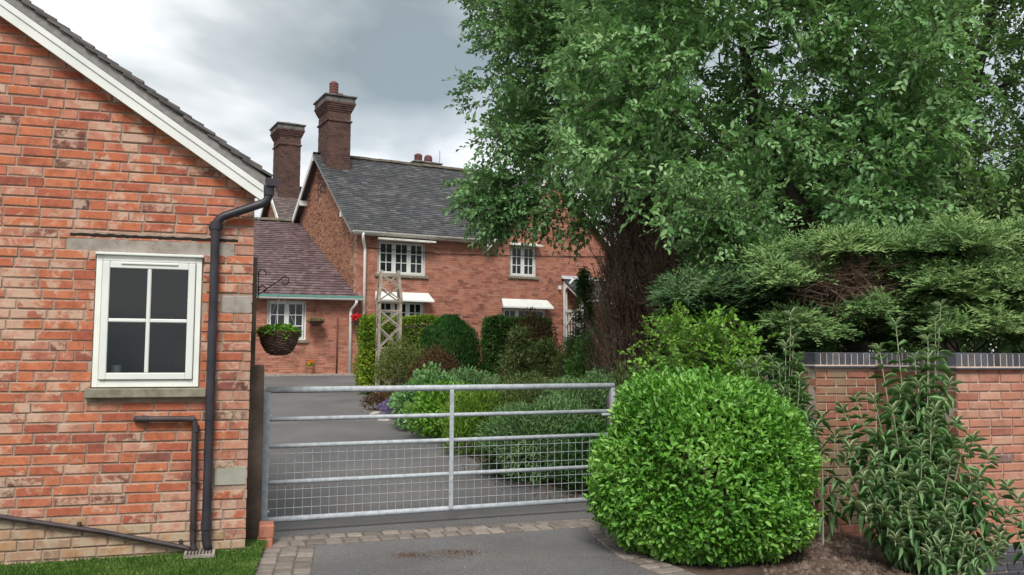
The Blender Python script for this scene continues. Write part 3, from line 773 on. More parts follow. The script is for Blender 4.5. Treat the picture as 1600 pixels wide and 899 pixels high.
o = MB().lathe([(.010, 0), (.011, .03), (.005, .04), (.005, .052)], 12).build('bottle', M['china'], smooth=True, loc=wl(-.86, .12, 1.356)); tag(o, 'tiny white bottle inside the outbuilding window beside the jug', 'bottle')
# bargeboard, band and verge
def rk(x, dz): return (x, rake(x) + dz)
def pitched(m, xa, xb, d0, d1, y0, y1):
    return m.prism([rk(xa, d0), rk(xb, d0), rk(xb, d1), rk(xa, d1)], y0, y1)
bb = MB(); XE = .062
pitched(bb, -HW - .15, XE, .0, .082, -.105, -.075); pitched(bb, -HW - .15, XE, .081, .132, -.115, -.070)
bb.prism([(XE, rake(XE) - .0), (XE + .004, rake(XE)), (XE + .004, rake(XE) + .132), (XE, rake(XE) + .132)], -.11, .02)
bb.build('bargeboard', M['white'], ob)
sb = MB(); pitched(sb, -HW - .15, XE - .004, .012, .03, -.075, .03); sb.build('soffit', M['white'], ob)
bl_ = MB()
xl0 = -2 * HW
bl_.prism([(xl0 - .06, rake(0) - 0), (-HW + .15, rake(-HW) + .1), (-HW + .15, rake(-HW) + .25), (xl0 - .06, rake(0) + .172)], -.115, -.075); bl_.build('bargeboard', M['white'], ob)
vg = MB(); pitched(vg, -HW, XE + .02, .137, .214, -.112, .05); vg.build('verge_band', M['verge'], ob)
U_ = Vector((0, 1, 0)); V_ = Vector((-1, 0, SL)).normalized(); Nn = Vector((SL, 0, 1)).normalized()
g_ = .108; nv = int((HW + .12) / abs(V_.x) / g_)
P0 = Vector((.115, -.135, rake(.115) + .213))
def one_tile(y0, y1, v0, th=.020, ln=.265):
    m = MB(); P = P0; q = []
    v1 = v0 + ln; lo = .044 + random.uniform(-.004, .005); hi = .006
    for (y_, v, h) in ((y0, v0, lo - th), (y1, v0, lo - th), (y1, v0, lo), (y0, v0, lo), (y0, v1, hi - th * .5), (y1, v1, hi - th * .5), (y1, v1, hi + th * .5), (y0, v1, hi + th * .5)):
        q.append(P + U_ * y_ + V_ * v + Nn * h)
    return m.add(q, [(0, 1, 2, 3), (3, 2, 6, 7), (0, 3, 7, 4), (1, 5, 6, 2), (4, 7, 6, 5), (0, 4, 5, 1)])
roof = MB(); 
roof.add([P0 + U_ * .02 + Nn * -.002, P0 + U_ * 6.3 + Nn * -.002, P0 + U_ * 6.3 + V_ * (HW + .115) / abs(V_.x) + Nn * -.002, P0 + U_ * .02 + V_ * (HW + .115) / abs(V_.x) + Nn * -.002], [(0, 1, 2, 3)])
ro = roof.build('roof', M['tile_near'], ob)
for j in range(nv + 1):
    wj = .165 if j % 2 else .248
    tm = one_tile(random.uniform(-.006, .006), wj - .003, j * g_ + random.uniform(-.004, .004))
    tm.build('tile', M['tile_near'], ro)
jm = MB()
for j in range(nv + 1):
    y = .165 if j % 2 else .248
    while y < 6.2:
        q = one_tile(y, y + .162, j * g_ + random.uniform(-.003, .003)); jm.add(q.v, q.f); y += .165
jm.build('tiles', M['tile_near'], ro, kind='stuff')
lf = MB(); Pm = Vector((-2 * HW - .115, -.135, rake(.115) + .213)); V2 = Vector((1, 0, SL)).normalized()
roof_tiles(Pm, (0, 1, 0), V2, 38, nv, .165, g_, .015).build('tiles', M['tile_near'], ro, kind='stuff')
rt = MB().tube([(-HW, -.13, zapex + .30), (-HW, 6.2, zapex + .30)], .1, 12); rt.build('ridge_tiles', M['tile_near'], ob)
# gutter, swan neck, downpipe
gt = MB()
prof = [(-.052, .0), (-.05, -.035), (-.03, -.062), (.03, -.062), (.05, -.035), (.052, 0), (.046, 0), (.044, -.03), (.026, -.055), (-.026, -.055), (-.044, -.03), (-.046, 0)]
GX, GZ = .135, 2.985
gt.prism([(GX + a_ * 1.0, GZ + z_) for a_, z_ in prof], -.14, 6.2)
gt.box(GX - .053, GX + .053, -.146, -.139, GZ - .06, GZ + .003)
go_ = gt.build('gutter', M['black_pipe'], ob)
dp = MB()
def smooth_path(pts, r_=.06, n=5):
    out = [Vector(pts[0])]
    for i in range(1, len(pts) - 1):
        a_, b2, c_ = Vector(pts[i - 1]), Vector(pts[i]), Vector(pts[i + 1]); k1 = min(r_, (a_ - b2).length * .45); k2 = min(r_, (c_ - b2).length * .45)
        p1 = b2 + (a_ - b2).normalized() * k1; p2 = b2 + (c_ - b2).normalized() * k2
        for s in range(n + 1):
            t_ = s / n; out.append(p1 * (1 - t_) ** 2 + b2 * 2 * t_ * (1 - t_) + p2 * t_ ** 2)
    out.append(Vector(pts[-1])); return out
DX = -.292
pp = smooth_path([(GX - .03, -.09, GZ - .05), (GX - .03, -.09, GZ - .18), (DX, -.058, GZ - .335), (DX, -.058, .16), (DX + .02, -.058, .08)], .08)
dp.tube(pp, .034, 14)
dpo = dp.build('downpipe', M['black_pipe'], ob, smooth=True)
for z in (2.565, .235):
    MB().tube([(DX, -.058, z), (DX, -.058, z + .06)], .041, 14).build('collar', M['black_pipe'], dpo)
MB().box(DX - .055, DX + .055, -.045, -.001, 2.575, 2.6, .004).build('bracket', M['black_pipe'], dpo)
MB().tube([(GX - .03, -.09, GZ - .05), (GX - .03, -.09, GZ - .13)], .042, 14).build('collar', M['black_pipe'], dpo)
wp = MB().tube(smooth_path([(-.822, .01, 1.084), (-.822, -.045, 1.084), (-.400, -.045, 1.078), (-.385, -.05, .12), (-.37, -.06, .07)], .035), .0225, 12)
wpo = wp.build('waste_pipe', M['black_dull'], ob, smooth=True)
for q in (((-.435, -.045, 1.0785), (-.40, -.045, 1.078)), ((-.392, -.045, .98), (-.391, -.045, 1.03)), ((-.388, -.047, .595), (-.388, -.047, .625)), ((-.385, -.05, .24), (-.385, -.05, .27)), ((-.79, -.045, 1.084), (-.74, -.045, 1.083))):
    MB().tube(q, .028, 12).build('collar', M['black_dull'], wpo)
sp = MB().tube([(-3.3, -.03, .785), (-1.72, -.03, .395), (-1.02, -.032, .247), (-.44, -.04, .10), (-.40, -.05, .085)], .019, 10)
spo = sp.build('drain_pipe', M['black_dull'], ob, smooth=True)
for x, z in ((-1.19, .283), (-.475, .112), (-2.2, .515)):
    MB().box(x - .012, x + .012, -.045, -.001, z + .005, z + .045, .003).build('clip', M['black_dull'], spo)
gl = MB(); gl.box(-.44, -.22, -.22, -.02, .055, .078); gl.build('gully', M['concrete'], ob)
gg = MB()
for i in range(8): gg.box(-.42 + i * .024, -.41 + i * .024, -.2, -.03, .0785, .086)
gg.build('gully_grate', M['black_dull'], ob)

# the flank of the building is not square to the gable: it runs away to the left
done = set()
def skew(o):
    for c_ in o.children:
        skew(c_)
        if c_.type == 'MESH' and c_.data.name not in done and c_.name.split('.')[0] in ('wall', 'brickwork', 'tiles', 'tile', 'roof', 'ridge_tiles', 'gutter'):
            done.add(c_.data.name)
            for v in c_.data.vertices:
                if v.co.y > 0: v.co.x -= .30 * v.co.y
bpy.context.view_layer.update()
skew(ob)

# ================================================================ GATE AND POSTS
GA = Vector((-2.17, 7.70, 0)); GB = Vector((1.03, 8.90, 0)); gl_ = (GB - GA).length
gate = empty('field_gate', (GA.x, GA.y, 0), 'galvanised steel five-bar field gate with wire mesh across the drive', 'gate', rz=math.atan2(GB.y - GA.y, GB.x - GA.x))
def rail(z, r_, x0=.03, x1=None, name='rail'):
    MB().tube([(x0, 0, z), (x1 or gl_ - .02, 0, z + .012)], r_, 12).build(name, M['galv'], gate, smooth=True)
rail(1.262, .0285, .0, gl_ + .02)
for z, r_ in ((1.005, .0195), (.768, .0195), (.452, .0195), (.128, .0255)): rail(z, r_)
MB().box(-.035, .035, -.022, .022, .075, 1.275, .006).build('stile', M['galv'], gate)
MB().box(gl_ - .02, gl_ + .028, -.022, .022, .10, 1.265, .006).build('stile', M['galv'], gate)
MB().box(1.705 - .02, 1.705 + .02, -.033, -.008, .13, 1.25, .004).build('upright', M['galv'], gate)
wr = .0022
for z in (.70, .615, .53, .385, .305, .225):
    MB().tube([(.035, -.004, z), (gl_ - .02, -.004, z + .011)], wr, 4).build('mesh_wire', M['galv'], gate)
wm = MB().tube([(0, .002, .13), (0, .002, .768)], wr, 4).mesh('mesh_wire', M['galv'])
for i in range(1, 45):
    link_mesh('mesh_wire', wm, None, gate, (.035 + i * .0762 + random.uniform(-.004, .004), 0, 0))
hg = MB().tube([(-.06, 0, 1.03), (.05, 0, 1.03)], .012, 8); hg.build('hinge', M['galv'], gate); MB().tube([(-.08, 0, .20), (.05, 0, .20)], .012, 8).build('hinge', M['galv'], gate)
lt = MB().box(gl_ - .13, gl_ + .08, -.03, -.018, .975, 1.0, .003).build('latch', M['galv'], gate)
po = MB().box(-.078, .078, -.07, .07, -.3, 1.49, .012).build('gate_post', M['wood_dark'], loc=(-2.19, 7.42, 0)); po.rotation_euler = (0, R(-.3), R(19))
tag(po, 'thick dark weathered timber gate post at the outbuilding corner', 'gate post')
bp = MB().box(-.042, .042, -.04, .04, -.3, 2.43, .006).build('bracket_post', M['wood_brown'], loc=(-2.300, 7.62, 0)); bp.rotation_euler = (0, 0, R(19))
tag(bp, 'tall thin timber post behind the gate post, carrying the basket bracket', 'post')
# iron bracket on the thin post
br = empty('basket_bracket', (-2.24, 7.58, 2.1), 'black wrought iron scroll bracket holding up the hanging basket', 'bracket')
def loc(p): return (p[0] + 2.24, p[1] - 7.58, p[2] - 2.1)
def arc(cx, cz, r_, a0, a1, y, n=12): return [(cx + r_ * math.cos(R(a0 + (a1 - a0) * i / n)), y, cz + r_ * math.sin(R(a0 + (a1 - a0) * i / n))) for i in range(n + 1)]
MB().tube([loc(p) for p in [(-2.23, 7.575, 2.06), (-2.228, 7.57, 2.30)]], .005, 6).build('back_bar', M['iron'], br)
MB().tube([loc(p) for p in [(-2.228, 7.57, 2.10), (-2.03, 7.55, 2.235)] + arc(-1.99, 2.225, .035, 150, -140, 7.55)], .0045, 6).build('arm', M['iron'], br)
MB().tube([loc(p) for p in arc(-2.195, 2.285, .035, -30, 200, 7.56)], .0045, 6).build('scroll', M['iron'], br)
MB().tube([loc(p) for p in arc(-2.19, 2.15, .03, -60, 220, 7.56)], .0045, 6).build('scroll', M['iron'], br)
# hanging basket
BX, BY, BZ = -2.03, 7.55, 1.775
hb = empty('hanging_basket', (BX, BY, BZ), 'dark wicker hanging basket of green leaves beside the tall thin post', 'hanging basket')
prof = [(.02, -.205), (.07, -.2), (.115, -.165), (.15, -.10), (.168, -.03), (.175, 0), (.16, 0), (.15, -.02)]
m = MB().lathe(prof, 28); m.build('basket', M['wicker'], hb, smooth=True)
m = MB()
for k in range(15):
    z = -.19 + k * .0135; rr_ = np.interp(z, [p[1] for p in prof[:6]], [p[0] for p in prof[:6]])
    m.tube([((rr_ + .003 + .003 * math.sin(a * 9 + k * 3)) * math.cos(a), (rr_ + .003 + .003 * math.sin(a * 9 + k * 3)) * math.sin(a), z + .004 * math.sin(a * 5 + k)) for a in [2 * math.pi * i / 40 for i in range(41)]], .0045, 4, False)
m.build('woven_cane', M['wicker'], hb)
m = MB()
for a in (30, 150, 270): m.tube([(.165 * math.cos(R(a)), .165 * math.sin(R(a)), 0), (.0, 0, .36)], .0022, 5)
m.tube([(0, 0, .35), (0, 0, .455)], .003, 5); m.build('chain', M['galv'], hb)
k = 900; d = rand_dirs(k); d[:, 2] = np.abs(d[:, 2]) * .7
P = d * rng.uniform(.5, 1, (k, 1)) * [.185, .185, .10] + [0, 0, -.015]; P[:, 2] -= (rng.random(k) < .25) * .03
V, F = leaf_geo(P, d * .8 + rng.normal(size=(k, 3)) * .5 + [0, 0, .1], d * .3 + [0, 0, 1] + rng.normal(size=(k, 3)) * .3, rng.uniform(.025, .045, k), .75, .1, .15, True)
tag(link_mesh('foliage', np_mesh('foliage', V, F, M['leaf_bright']), None, hb), kind='stuff')
# brick lump at the foot of the post
bs = empty('brick_stub', (-2.035, 7.30, 0), 'two stacked salmon bricks standing against the foot of the gate post', 'bricks', rz=R(14))
MB().box(-.062, .062, -.09, .09, -.05, .075, .008).build('brick', M['brick_modern'], bs); b2 = MB().box(-.058, .062, -.085, .085, .079, .185, .008).build('brick', M['brick_modern'], bs); b2.rotation_euler = (R(3), R(2), R(3))
# weathered stone gatepost on the right, mostly behind the clipped bush
gp = MB(); 
n = 14; prof = [(.17, -.2), (.165, .5), (.16, .95), (.165, 1.06), (.14, 1.13), (.09, 1.165), (.03, 1.175)]
vs = []; 
for r_, z in prof:
    for k in range(n):
        a = 2 * math.pi * k / n; q = 1 / max(abs(math.cos(a)), abs(math.sin(a))) ** .6; w_ = 1 + .05 * math.sin(k * 2.3 + z * 7)
        vs.append((r_ * q * w_ * math.cos(a) * 1.25, r_ * q * w_ * math.sin(a), z))
fs = [(i * n + k, i * n + (k + 1) % n, (i + 1) * n + (k + 1) % n, (i + 1) * n + k) for i in range(len(prof) - 1) for k in range(n)] + [tuple((len(prof) - 1) * n + k for k in range(n))]
gp.add(vs, fs); o = gp.build('stone_gatepost', simple('brown_weathered_stone', [(.06, .045, .04), (.13, .10, .09), (.2, .165, .145)], 9, .95, .8, .015, bscale=40), smooth=True, loc=(1.22, 9.27, 0.06))
tag(o, 'brown weathered stone gatepost with rounded top behind the clipped bush', 'gate post')

# ================================================================ THE RIGHT-HAND GARDEN WALL
PW = R(16)
gw = empty('garden_wall', (3.745, 7.30, 0), 'salmon brick garden wall with a blue brick coping and plinth', 'wall', rz=PW)
ZT = 1.495; ZB = .015       # top of the brickwork under the coping, top of the blue plinth
RET = 1.0
LX = -.664                  # left section runs from x = LX to 0 at y = RET
m = MB(); m.box(0, 6, .012, .22, -.8, ZT); m.box(.012, .21, .22, RET - .001, -.8, ZT); m.box(LX, .20, RET + .012, RET + .22, -.8, ZT)
wl_ = m.build('wall_core', M['mortar_wall'], gw)
CH = .0752
rb = brick_meshes(M['brick_modern'], 8); rba = brick_meshes(M['brick_algae_shade'], 8); rbl = brick_meshes(M['brick_blue'], 6)
fr1 = layout(ZB, ZT, CH, .226, lambda z: (0.0, 6.0), [], .0125, .04, 21, .002)
seen = [q for q in fr1 if q[0] < 1.25]
brick_objects(seen, rb, wl_, jit=.0015, seed=22)
pl = layout(ZB - 3 * CH - .3, ZB, CH, .226, lambda z: (-.0, 6.0), [], .0125, .03, 23, .002)
bricks_joined([q for q in fr1 if q[0] >= 1.25], jit=.002).build('brickwork', M['brick_modern'], wl_, kind='stuff')
brick_objects([q for q in pl if q[0] < 1.25 and q[2] > -.36], rbl, wl_, y=-.004, jit=.0015, seed=24)
bricks_joined([q for q in pl if not (q[0] < 1.25 and q[2] > -.36)], jit=.002).build('brickwork', M['brick_blue'], wl_, kind='stuff')
bricks_joined(layout(-.5, ZT, CH, .226, lambda z: (0.014, RET), [], .010, .04, 25, .002), (0, 0, 0), (0, 1, 0), (-1, 0, 0), .012, .0015).build('brickwork', M['brick_algae_shade'], wl_, kind='stuff')  # return face: its shade is painted in with the browner brick
lf_ = layout(-.5, ZT, CH, .226, lambda z: (LX, -.013), [], .0125, .06, 27, .002)
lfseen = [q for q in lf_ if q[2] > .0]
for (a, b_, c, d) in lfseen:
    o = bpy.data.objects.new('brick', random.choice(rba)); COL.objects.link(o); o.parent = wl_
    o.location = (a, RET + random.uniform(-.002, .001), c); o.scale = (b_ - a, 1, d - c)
bricks_joined([q for q in lf_ if q[2] <= 0], (0, RET, 0)).build('brickwork', M['brick_modern'], wl_, kind='stuff')
bricks_joined(layout(-.5, ZT, CH, .226, lambda z: (RET, RET + .22), [], .010, .04, 26, .002), (LX, 0, 0), (0, 1, 0), (-1, 0, 0), .01, .0015).build('brickwork', M['brick_modern'], wl_, kind='stuff')
# coping: projecting tile course with the shadow line put into its dark colour, mortar bed, blue bricks on edge
cp = MB(); cp.box(-.025, 6, -.022, .245, ZT + .001, ZT + .014); cp.box(-.0255, .235, .245, RET - .024, ZT + .001, ZT + .014); cp.box(LX - .02, .235, RET - .024, RET + .24, ZT + .0012, ZT + .014); cp.build('mortar_course', M['mortar_wall'], gw)
ct = MB(); ct.box(-.035, 6, -.034, .1, ZT - .012, ZT + .0005); ct.box(-.0355, .1, .1003, RET - .036, ZT - .012, ZT + .0004); ct.box(LX - .03, .0, RET - .0358, RET + .1, ZT - .012, ZT + .0003); ct.build('shadow_tile_course', M['brick_blue'], gw)
cb = MB(); cb.box(-.005, 6, 0, .225, ZT + .0142, ZT + .12); cb.box(-.004, .22, .2252, RET + .002, ZT + .0142, ZT + .12); cb.box(LX, .215, RET + .0022, RET + .222, ZT + .0142, ZT + .12); co = cb.build('coping_bed', M['mortar_wall'], gw)
cm = MB().box(0, .0555, -.008, .233, 0, .112, .004).mesh('coping_brick', M['brick_blue'])
x = -.008
while x < 1.6:
    link_mesh('coping_brick', cm, None, co, (x, 0, ZT + .016)); x += .0675
jm = MB()
while x < 6: jm.box(x, x + .0555, -.008, .233, ZT + .016, ZT + .128, .004); x += .0675
jm.build('coping_bricks', M['brick_blue'], co, kind='stuff')
y = .235
while y < RET - .07:
    o = link_mesh('coping_brick', cm, None, co, (.225, y, ZT + .016)); o.rotation_euler = (0, 0, math.pi / 2); y += .0675
x = LX - .006
while x < -.02:
    link_mesh('coping_brick', cm, None, co, (x, RET, ZT + .016)); x += .0675
# vertical kerb of debris at its foot, dark little post on the left end
o = MB().box(-.1, .0, -.06, .06, -.3, 1.0, .01).build('wall_end_post', M['wood_dark'], loc=(2.80, 8.16, 0.15)); o.rotation_euler = (0, 0, R(16))
tag(o, 'short dark post at the left end of the garden wall', 'post')

# ================================================================ THE FARMHOUSE
HC = Vector((-5.248, 29.0)); HPSI = R(28)
fh = empty('farmhouse', (HC.x, HC.y, 0), 'two-storey red brick farmhouse with dark slate roof and a tall chimney on its ridge', 'house', rz=HPSI)
HLEN, DEP, EZ, RZ = 10.35, 4.9, 5.72, 9.2
GX0, GX1, GAZ = 5.05, 10.2, 8.55
wins = [(.74, 2.50, 4.28, 5.44, 3, 3), (.74, 2.48, 2.28, 3.38, 3, 3), (5.86, 6.97, 4.45, 5.60, 2, 3), (5.55, 7.40, 2.2, 3.27, 3, 3)]
hh = [w[:4] for w in wins] + [(8.75, 9.65, .4, 3.1)]
m = slab(0, HLEN, .2, EZ, .012, .3, hh)
m.add([(GX0, .012, EZ), (GX1, .012, EZ), ((GX0 + GX1) / 2, .012, GAZ - .1), (GX0, .3, EZ), (GX1, .3, EZ), ((GX0 + GX1) / 2, .3, GAZ - .1)], [(0, 1, 2), (5, 4, 3), (1, 4, 5, 2), (0, 2, 5, 3)])
# gable end wall (x = 0), back and far end
m.add([(.012, .3, .2), (.012, 2 * DEP, .2), (.012, 2 * DEP, EZ), (.012, DEP, RZ - .1), (.012, .0, EZ + .05), (.012, .012, EZ)], [(5, 4, 3, 2, 1, 0)])
m.add([(HLEN, .3, .2), (HLEN, 2 * DEP, .2), (HLEN, 2 * DEP, EZ), (HLEN, DEP, RZ - .1), (HLEN, .0, EZ)], [(0, 1, 2, 3, 4)])
m.add([(0, 2 * DEP, .2), (HLEN, 2 * DEP, .2), (HLEN, 2 * DEP, EZ), (0, 2 * DEP, EZ)], [(0, 1, 2, 3)])
hw = m.build('wall', M['mortar_house'], fh)
gm = (GX0 + GX1) / 2; gs = (GAZ - EZ) / ((GX1 - GX0) / 2)
def hx(z):
    if z < EZ: return (0, HLEN)
    d = (z - EZ) / gs
    return (GX0 + d, GX1 - d)
fb = layout(.5, GAZ - .1, .0755, .228, hx, hh, .014, .10, 31, .01)
bricks_joined(fb, jit=.004, seed=32).build('brickwork', M['brick_house'], hw, kind='stuff')
ps = (RZ - EZ) / DEP
gb_ = layout(.5, RZ - .15, .0755, .228, lambda z: (-2 * DEP, -0.0) if z < EZ else (-2 * DEP + (z - EZ) / ps, -(z - EZ) / ps), [], .014, .14, 33, .01)
bricks_joined(gb_, (0, 0, 0), (0, -1, 0), (-1, 0, 0), jit=.004, seed=34).build('brickwork', M['brick_gable'], hw, kind='stuff')
# string of darker projecting bricks over the lower windows
for (x0, x1, z0, z1, nc, nr) in wins:
    small_window(fh, x0, x1, z0, z1, .07, nc, nr)
    bm = MB().box(x0, x1, .2, .25, z0, z1); bm.build('curtain_lining', M['room_dark'], fh)
# painted hoods
def hood(x0, x1, z0, z1, out, mat):
    m = MB(); m.add([(x0 + .1, .0, z1), (x1 - .1, .0, z1), (x1, -out, z0), (x0, -out, z0), (x0 + .1, 0, z0 - .04), (x1 - .1, 0, z0 - .04), (x1, -out, z0 - .05), (x0, -out, z0 - .05)], [(3, 2, 1, 0), (4, 5, 6, 7), (0, 4, 7, 3), (1, 2, 6, 5), (2, 3, 7, 6)])
    m.build('window_hood', M[mat], fh)
hood(.62, 2.72, 5.47, 5.56, .42, 'white_old'); hood(.58, 2.72, 3.40, 3.68, .34, 'white'); hood(5.42, 7.55, 3.30, 3.60, .34, 'white'); hood(5.72, 7.10, 5.62, 5.70, .3, 'white_old')
# roof
OVL, OVE = .28, .32
V_ = Vector((0, DEP, RZ - EZ)).normalized(); V2 = Vector((0, -DEP, RZ - EZ)).normalized()
sl_len = math.hypot(DEP, RZ - EZ); ev = OVE
P0 = Vector((-OVL, -ev * V_.y, EZ - ev * V_.z + .10)); G_ = .158
nv = int((sl_len + ev) / G_); nu = int((HLEN + OVL + .25) / .25)
rf = MB(); wA = GX0 - .2 + OVL; e2 = .45
rf.add([P0, P0 + Vector((wA, 0, 0)), P0 + Vector((wA, 0, 0)) + V_ * (sl_len + ev), P0 + V_ * (sl_len + ev)], [(0, 1, 2, 3)])
rf.add([P0 + Vector((wA, 0, 0)) + V_ * e2, P0 + Vector((nu * .25, 0, 0)) + V_ * e2, P0 + Vector((nu * .25, 0, 0)) + V_ * (sl_len + ev), P0 + Vector((wA, 0, 0)) + V_ * (sl_len + ev)], [(0, 1, 2, 3)])
Pb = Vector((-OVL, 2 * DEP + ev * V_.y, EZ - ev * V_.z + .10))
rf.add([Pb, Pb + V2 * (sl_len + ev), Pb + V2 * (sl_len + ev) + Vector((nu * .25, 0, 0)), Pb + Vector((nu * .25, 0, 0))], [(0, 1, 2, 3)])
hr = rf.build('roof', M['slate'], fh)
def cross_clip(u, v):          # leave the cross gable's own roof free
    x = P0.x + u; z = P0.z + v * V_.z - .1
    return not (GX0 - .3 < x < GX1 + .3 and z < EZ + (GAZ - EZ) * (1 - abs(x - gm) / ((GX1 - GX0) / 2)) )
roof_tiles(P0, (1, 0, 0), V_, nu, nv, .25, G_, .016, 1.9, 41, clip=cross_clip, jit=.008).build('slates', M['slate'], hr, kind='stuff')
roof_tiles(Pb, (1, 0, 0), V2, nu, nv, .25, G_, .016, 1.9, 42).build('slates', M['slate'], hr, kind='stuff')
# cross gable roof planes, verges and bargeboards
gh = (GX1 - GX0) / 2; yb = (GAZ + .05 - EZ) / (RZ - EZ) * DEP
for sgn in (-1, 1):
    Vg = Vector((-sgn * gh, 0, GAZ - EZ)).normalized(); e0 = gm + sgn * (gh + .3)
    Pg = Vector((e0, -.34, EZ - .3 * (GAZ - EZ) / gh + .13)); ln = math.hypot(gh, GAZ - EZ) + .3 / abs(Vg.x)
    U = Vector((0, 1, 0))
    mm = MB(); mm.add([Pg, Pg + U * .6, Pg + U * (yb + .5) + Vg * ln, Pg + Vg * ln], [(0, 1, 2, 3)]); mm.build('roof', M['slate'], fh)
    n2 = int(ln / G_)
    roof_tiles(Pg, U, Vg, int((yb + .4) / .25), n2, .25, G_, .016, 1.9, 43 + sgn, clip=lambda u, v: u < .7 + (v / ln) * (yb)).build('slates', M['slate'], hr, kind='stuff')
    bb = MB(); a = (e0, EZ - .3 * (GAZ - EZ) / gh); b_ = (gm, GAZ + .0)
    bb.prism([(a[0], a[1] - .12), (b_[0], b_[1] - .12), (b_[0], b_[1] + .13), (a[0], a[1] + .13)], -.345, -.30); bb.build('bargeboard', M['white_old'], fh)
# main bargeboards on the gable end, with a purlin end
for y0, y1 in ((-ev * V_.y, DEP), (2 * DEP + ev * V_.y, DEP)):
    m = MB(); z0 = EZ - ev * V_.z; 
    m.add([(-OVL - .02, y0, z0 - .16), (-OVL - .02, y1, RZ - .16), (-OVL - .02, y1, RZ + .09), (-OVL - .02, y0, z0 + .09), (-OVL + .03, y0, z0 - .16), (-OVL + .03, y1, RZ - .16), (-OVL + .03, y1, RZ + .09), (-OVL + .03, y0, z0 + .09)],
          [(0, 1, 2, 3), (7, 6, 5, 4), (0, 4, 5, 1), (3, 2, 6, 7), (0, 3, 7, 4), (1, 5, 6, 2)])
    if y0 > 1: m.build('bargeboard', M['white'], fh)
m = MB()     # the front verge is a mortared edge
for i in range(36):
    t0, t1 = i / 36, (i + 1) / 36
    a = Vector((-OVL + .02, -ev * V_.y + (DEP + ev * V_.y) * t0, EZ - ev * V_.z + (RZ - EZ + ev * V_.z) * t0)); b_ = Vector((-OVL + .02, -ev * V_.y + (DEP + ev * V_.y) * t1, EZ - ev * V_.z + (RZ - EZ + ev * V_.z) * t1))
    m.bar(a + Vector((random.uniform(-.01, .01), 0, .05)), b_ + Vector((0, 0, .05)), .05, .09)
m.build('verge_mortar', M['verge'], fh)
MB().box(-OVL - .015, .02, DEP + 1.75, DEP + 1.9, 7.55, 7.75).build('purlin_end', M['white_old'], fh)
MB().box(-OVL - .015, .02, .95, 1.1, 6.30, 6.48).build('purlin_end', M['white_old'], fh)
# ridge tiles, each a piece
rm_ = MB(); 
for k in range(9): 
    a = math.pi * k / 8
    rm_.v += [(0, .13 * math.cos(a), .12 * math.sin(a)), (.44, .13 * math.cos(a), .12 * math.sin(a))]
rm_.f = [(2 * k, 2 * k + 1, 2 * k + 3, 2 * k + 2) for k in range(8)] + [tuple(range(0, 18, 2)), tuple(range(17, 0, -2))]
rmesh = rm_.mesh('ridge_tile', simple('mossy_ridge_tile', [(.07, .06, .048), (.13, .11, .085), (.15, .135, .075)], 3, .9, .4))
for k in range(22):
    link_mesh('ridge_tile', rmesh, None, hr, (-OVL + k * .455 + .9, DEP + random.uniform(-.01, .01), RZ + .10 + random.uniform(-.008, .008))) if -OVL + k * .455 + .9 < HLEN else None
# gutter and downpipes of the house
g1 = MB(); 
half = [(.065 * math.cos(R(a)), .065 * math.sin(R(a))) for a in range(180, 361, 20)]
def gutter(m, p0, p1, out=(0, -1)):
    a, b_ = Vector(p0), Vector(p1); n = len(half); ox, oy = out
    vs = [a + Vector((ox * -h * 1 * 1, oy * -h, v)) if False else a + Vector((ox * h, oy * h, v)) for h, v in half] + [b_ + Vector((ox * h, oy * h, v)) for h, v in half]
    vs += [a + Vector((ox * h * .85, oy * h * .85, v * .85)) for h, v in half] + [b_ + Vector((ox * h * .85, oy * h * .85, v * .85)) for h, v in half]
    fs = [(i, i + 1, n + i + 1, n + i) for i in range(n - 1)] + [(2 * n + i, 3 * n + i, 3 * n + i + 1, 2 * n + i + 1) for i in range(n - 1)] + [(0, n, 3 * n, 2 * n), (n - 1, 3 * n - 1, 4 * n - 1, 2 * n - 1)]
    fs += [tuple(range(n)), tuple(range(2 * n - 1, n - 1, -1))]
    return m.add(vs, fs)
gutter(g1, (-.25, -.36, EZ - .06), (5.0, -.36, EZ - .04)); g1.build('gutter', M['white_old'], fh)
MB().box(-.2, 5.0, -.26, -.02, EZ - .16, EZ - .10).build('soffit', M['white_old'], fh)
def pipe(parent, pts, r_, mat, n=8, name='downpipe'):
    o = MB().tube(smooth_path(pts, .1, 3), r_, n).build(name, M[mat], parent, smooth=True); return o
pipe(fh, [(.10, -.36, EZ - .1), (.10, -.34, EZ - .28), (.26, -.09, EZ - .62), (.26, -.09, .8)], .05, 'white')
pipe(fh, [(8.3, -.5, 4.4), (8.12, -.14, 4.0), (8.12, -.14, .5)], .045, 'white')
MB().tube([(.2, -.02, 5.16), (3, -.03, 5.10), (6.4, -.03, 5.22), (10.1, -.02, 5.40)], .011, 5).build('cable', M['iron'], fh)
MB().box(7.92, 8.02, -.08, -.003, 4.02, 4.16).build('alarm_box', M['china'], fh)
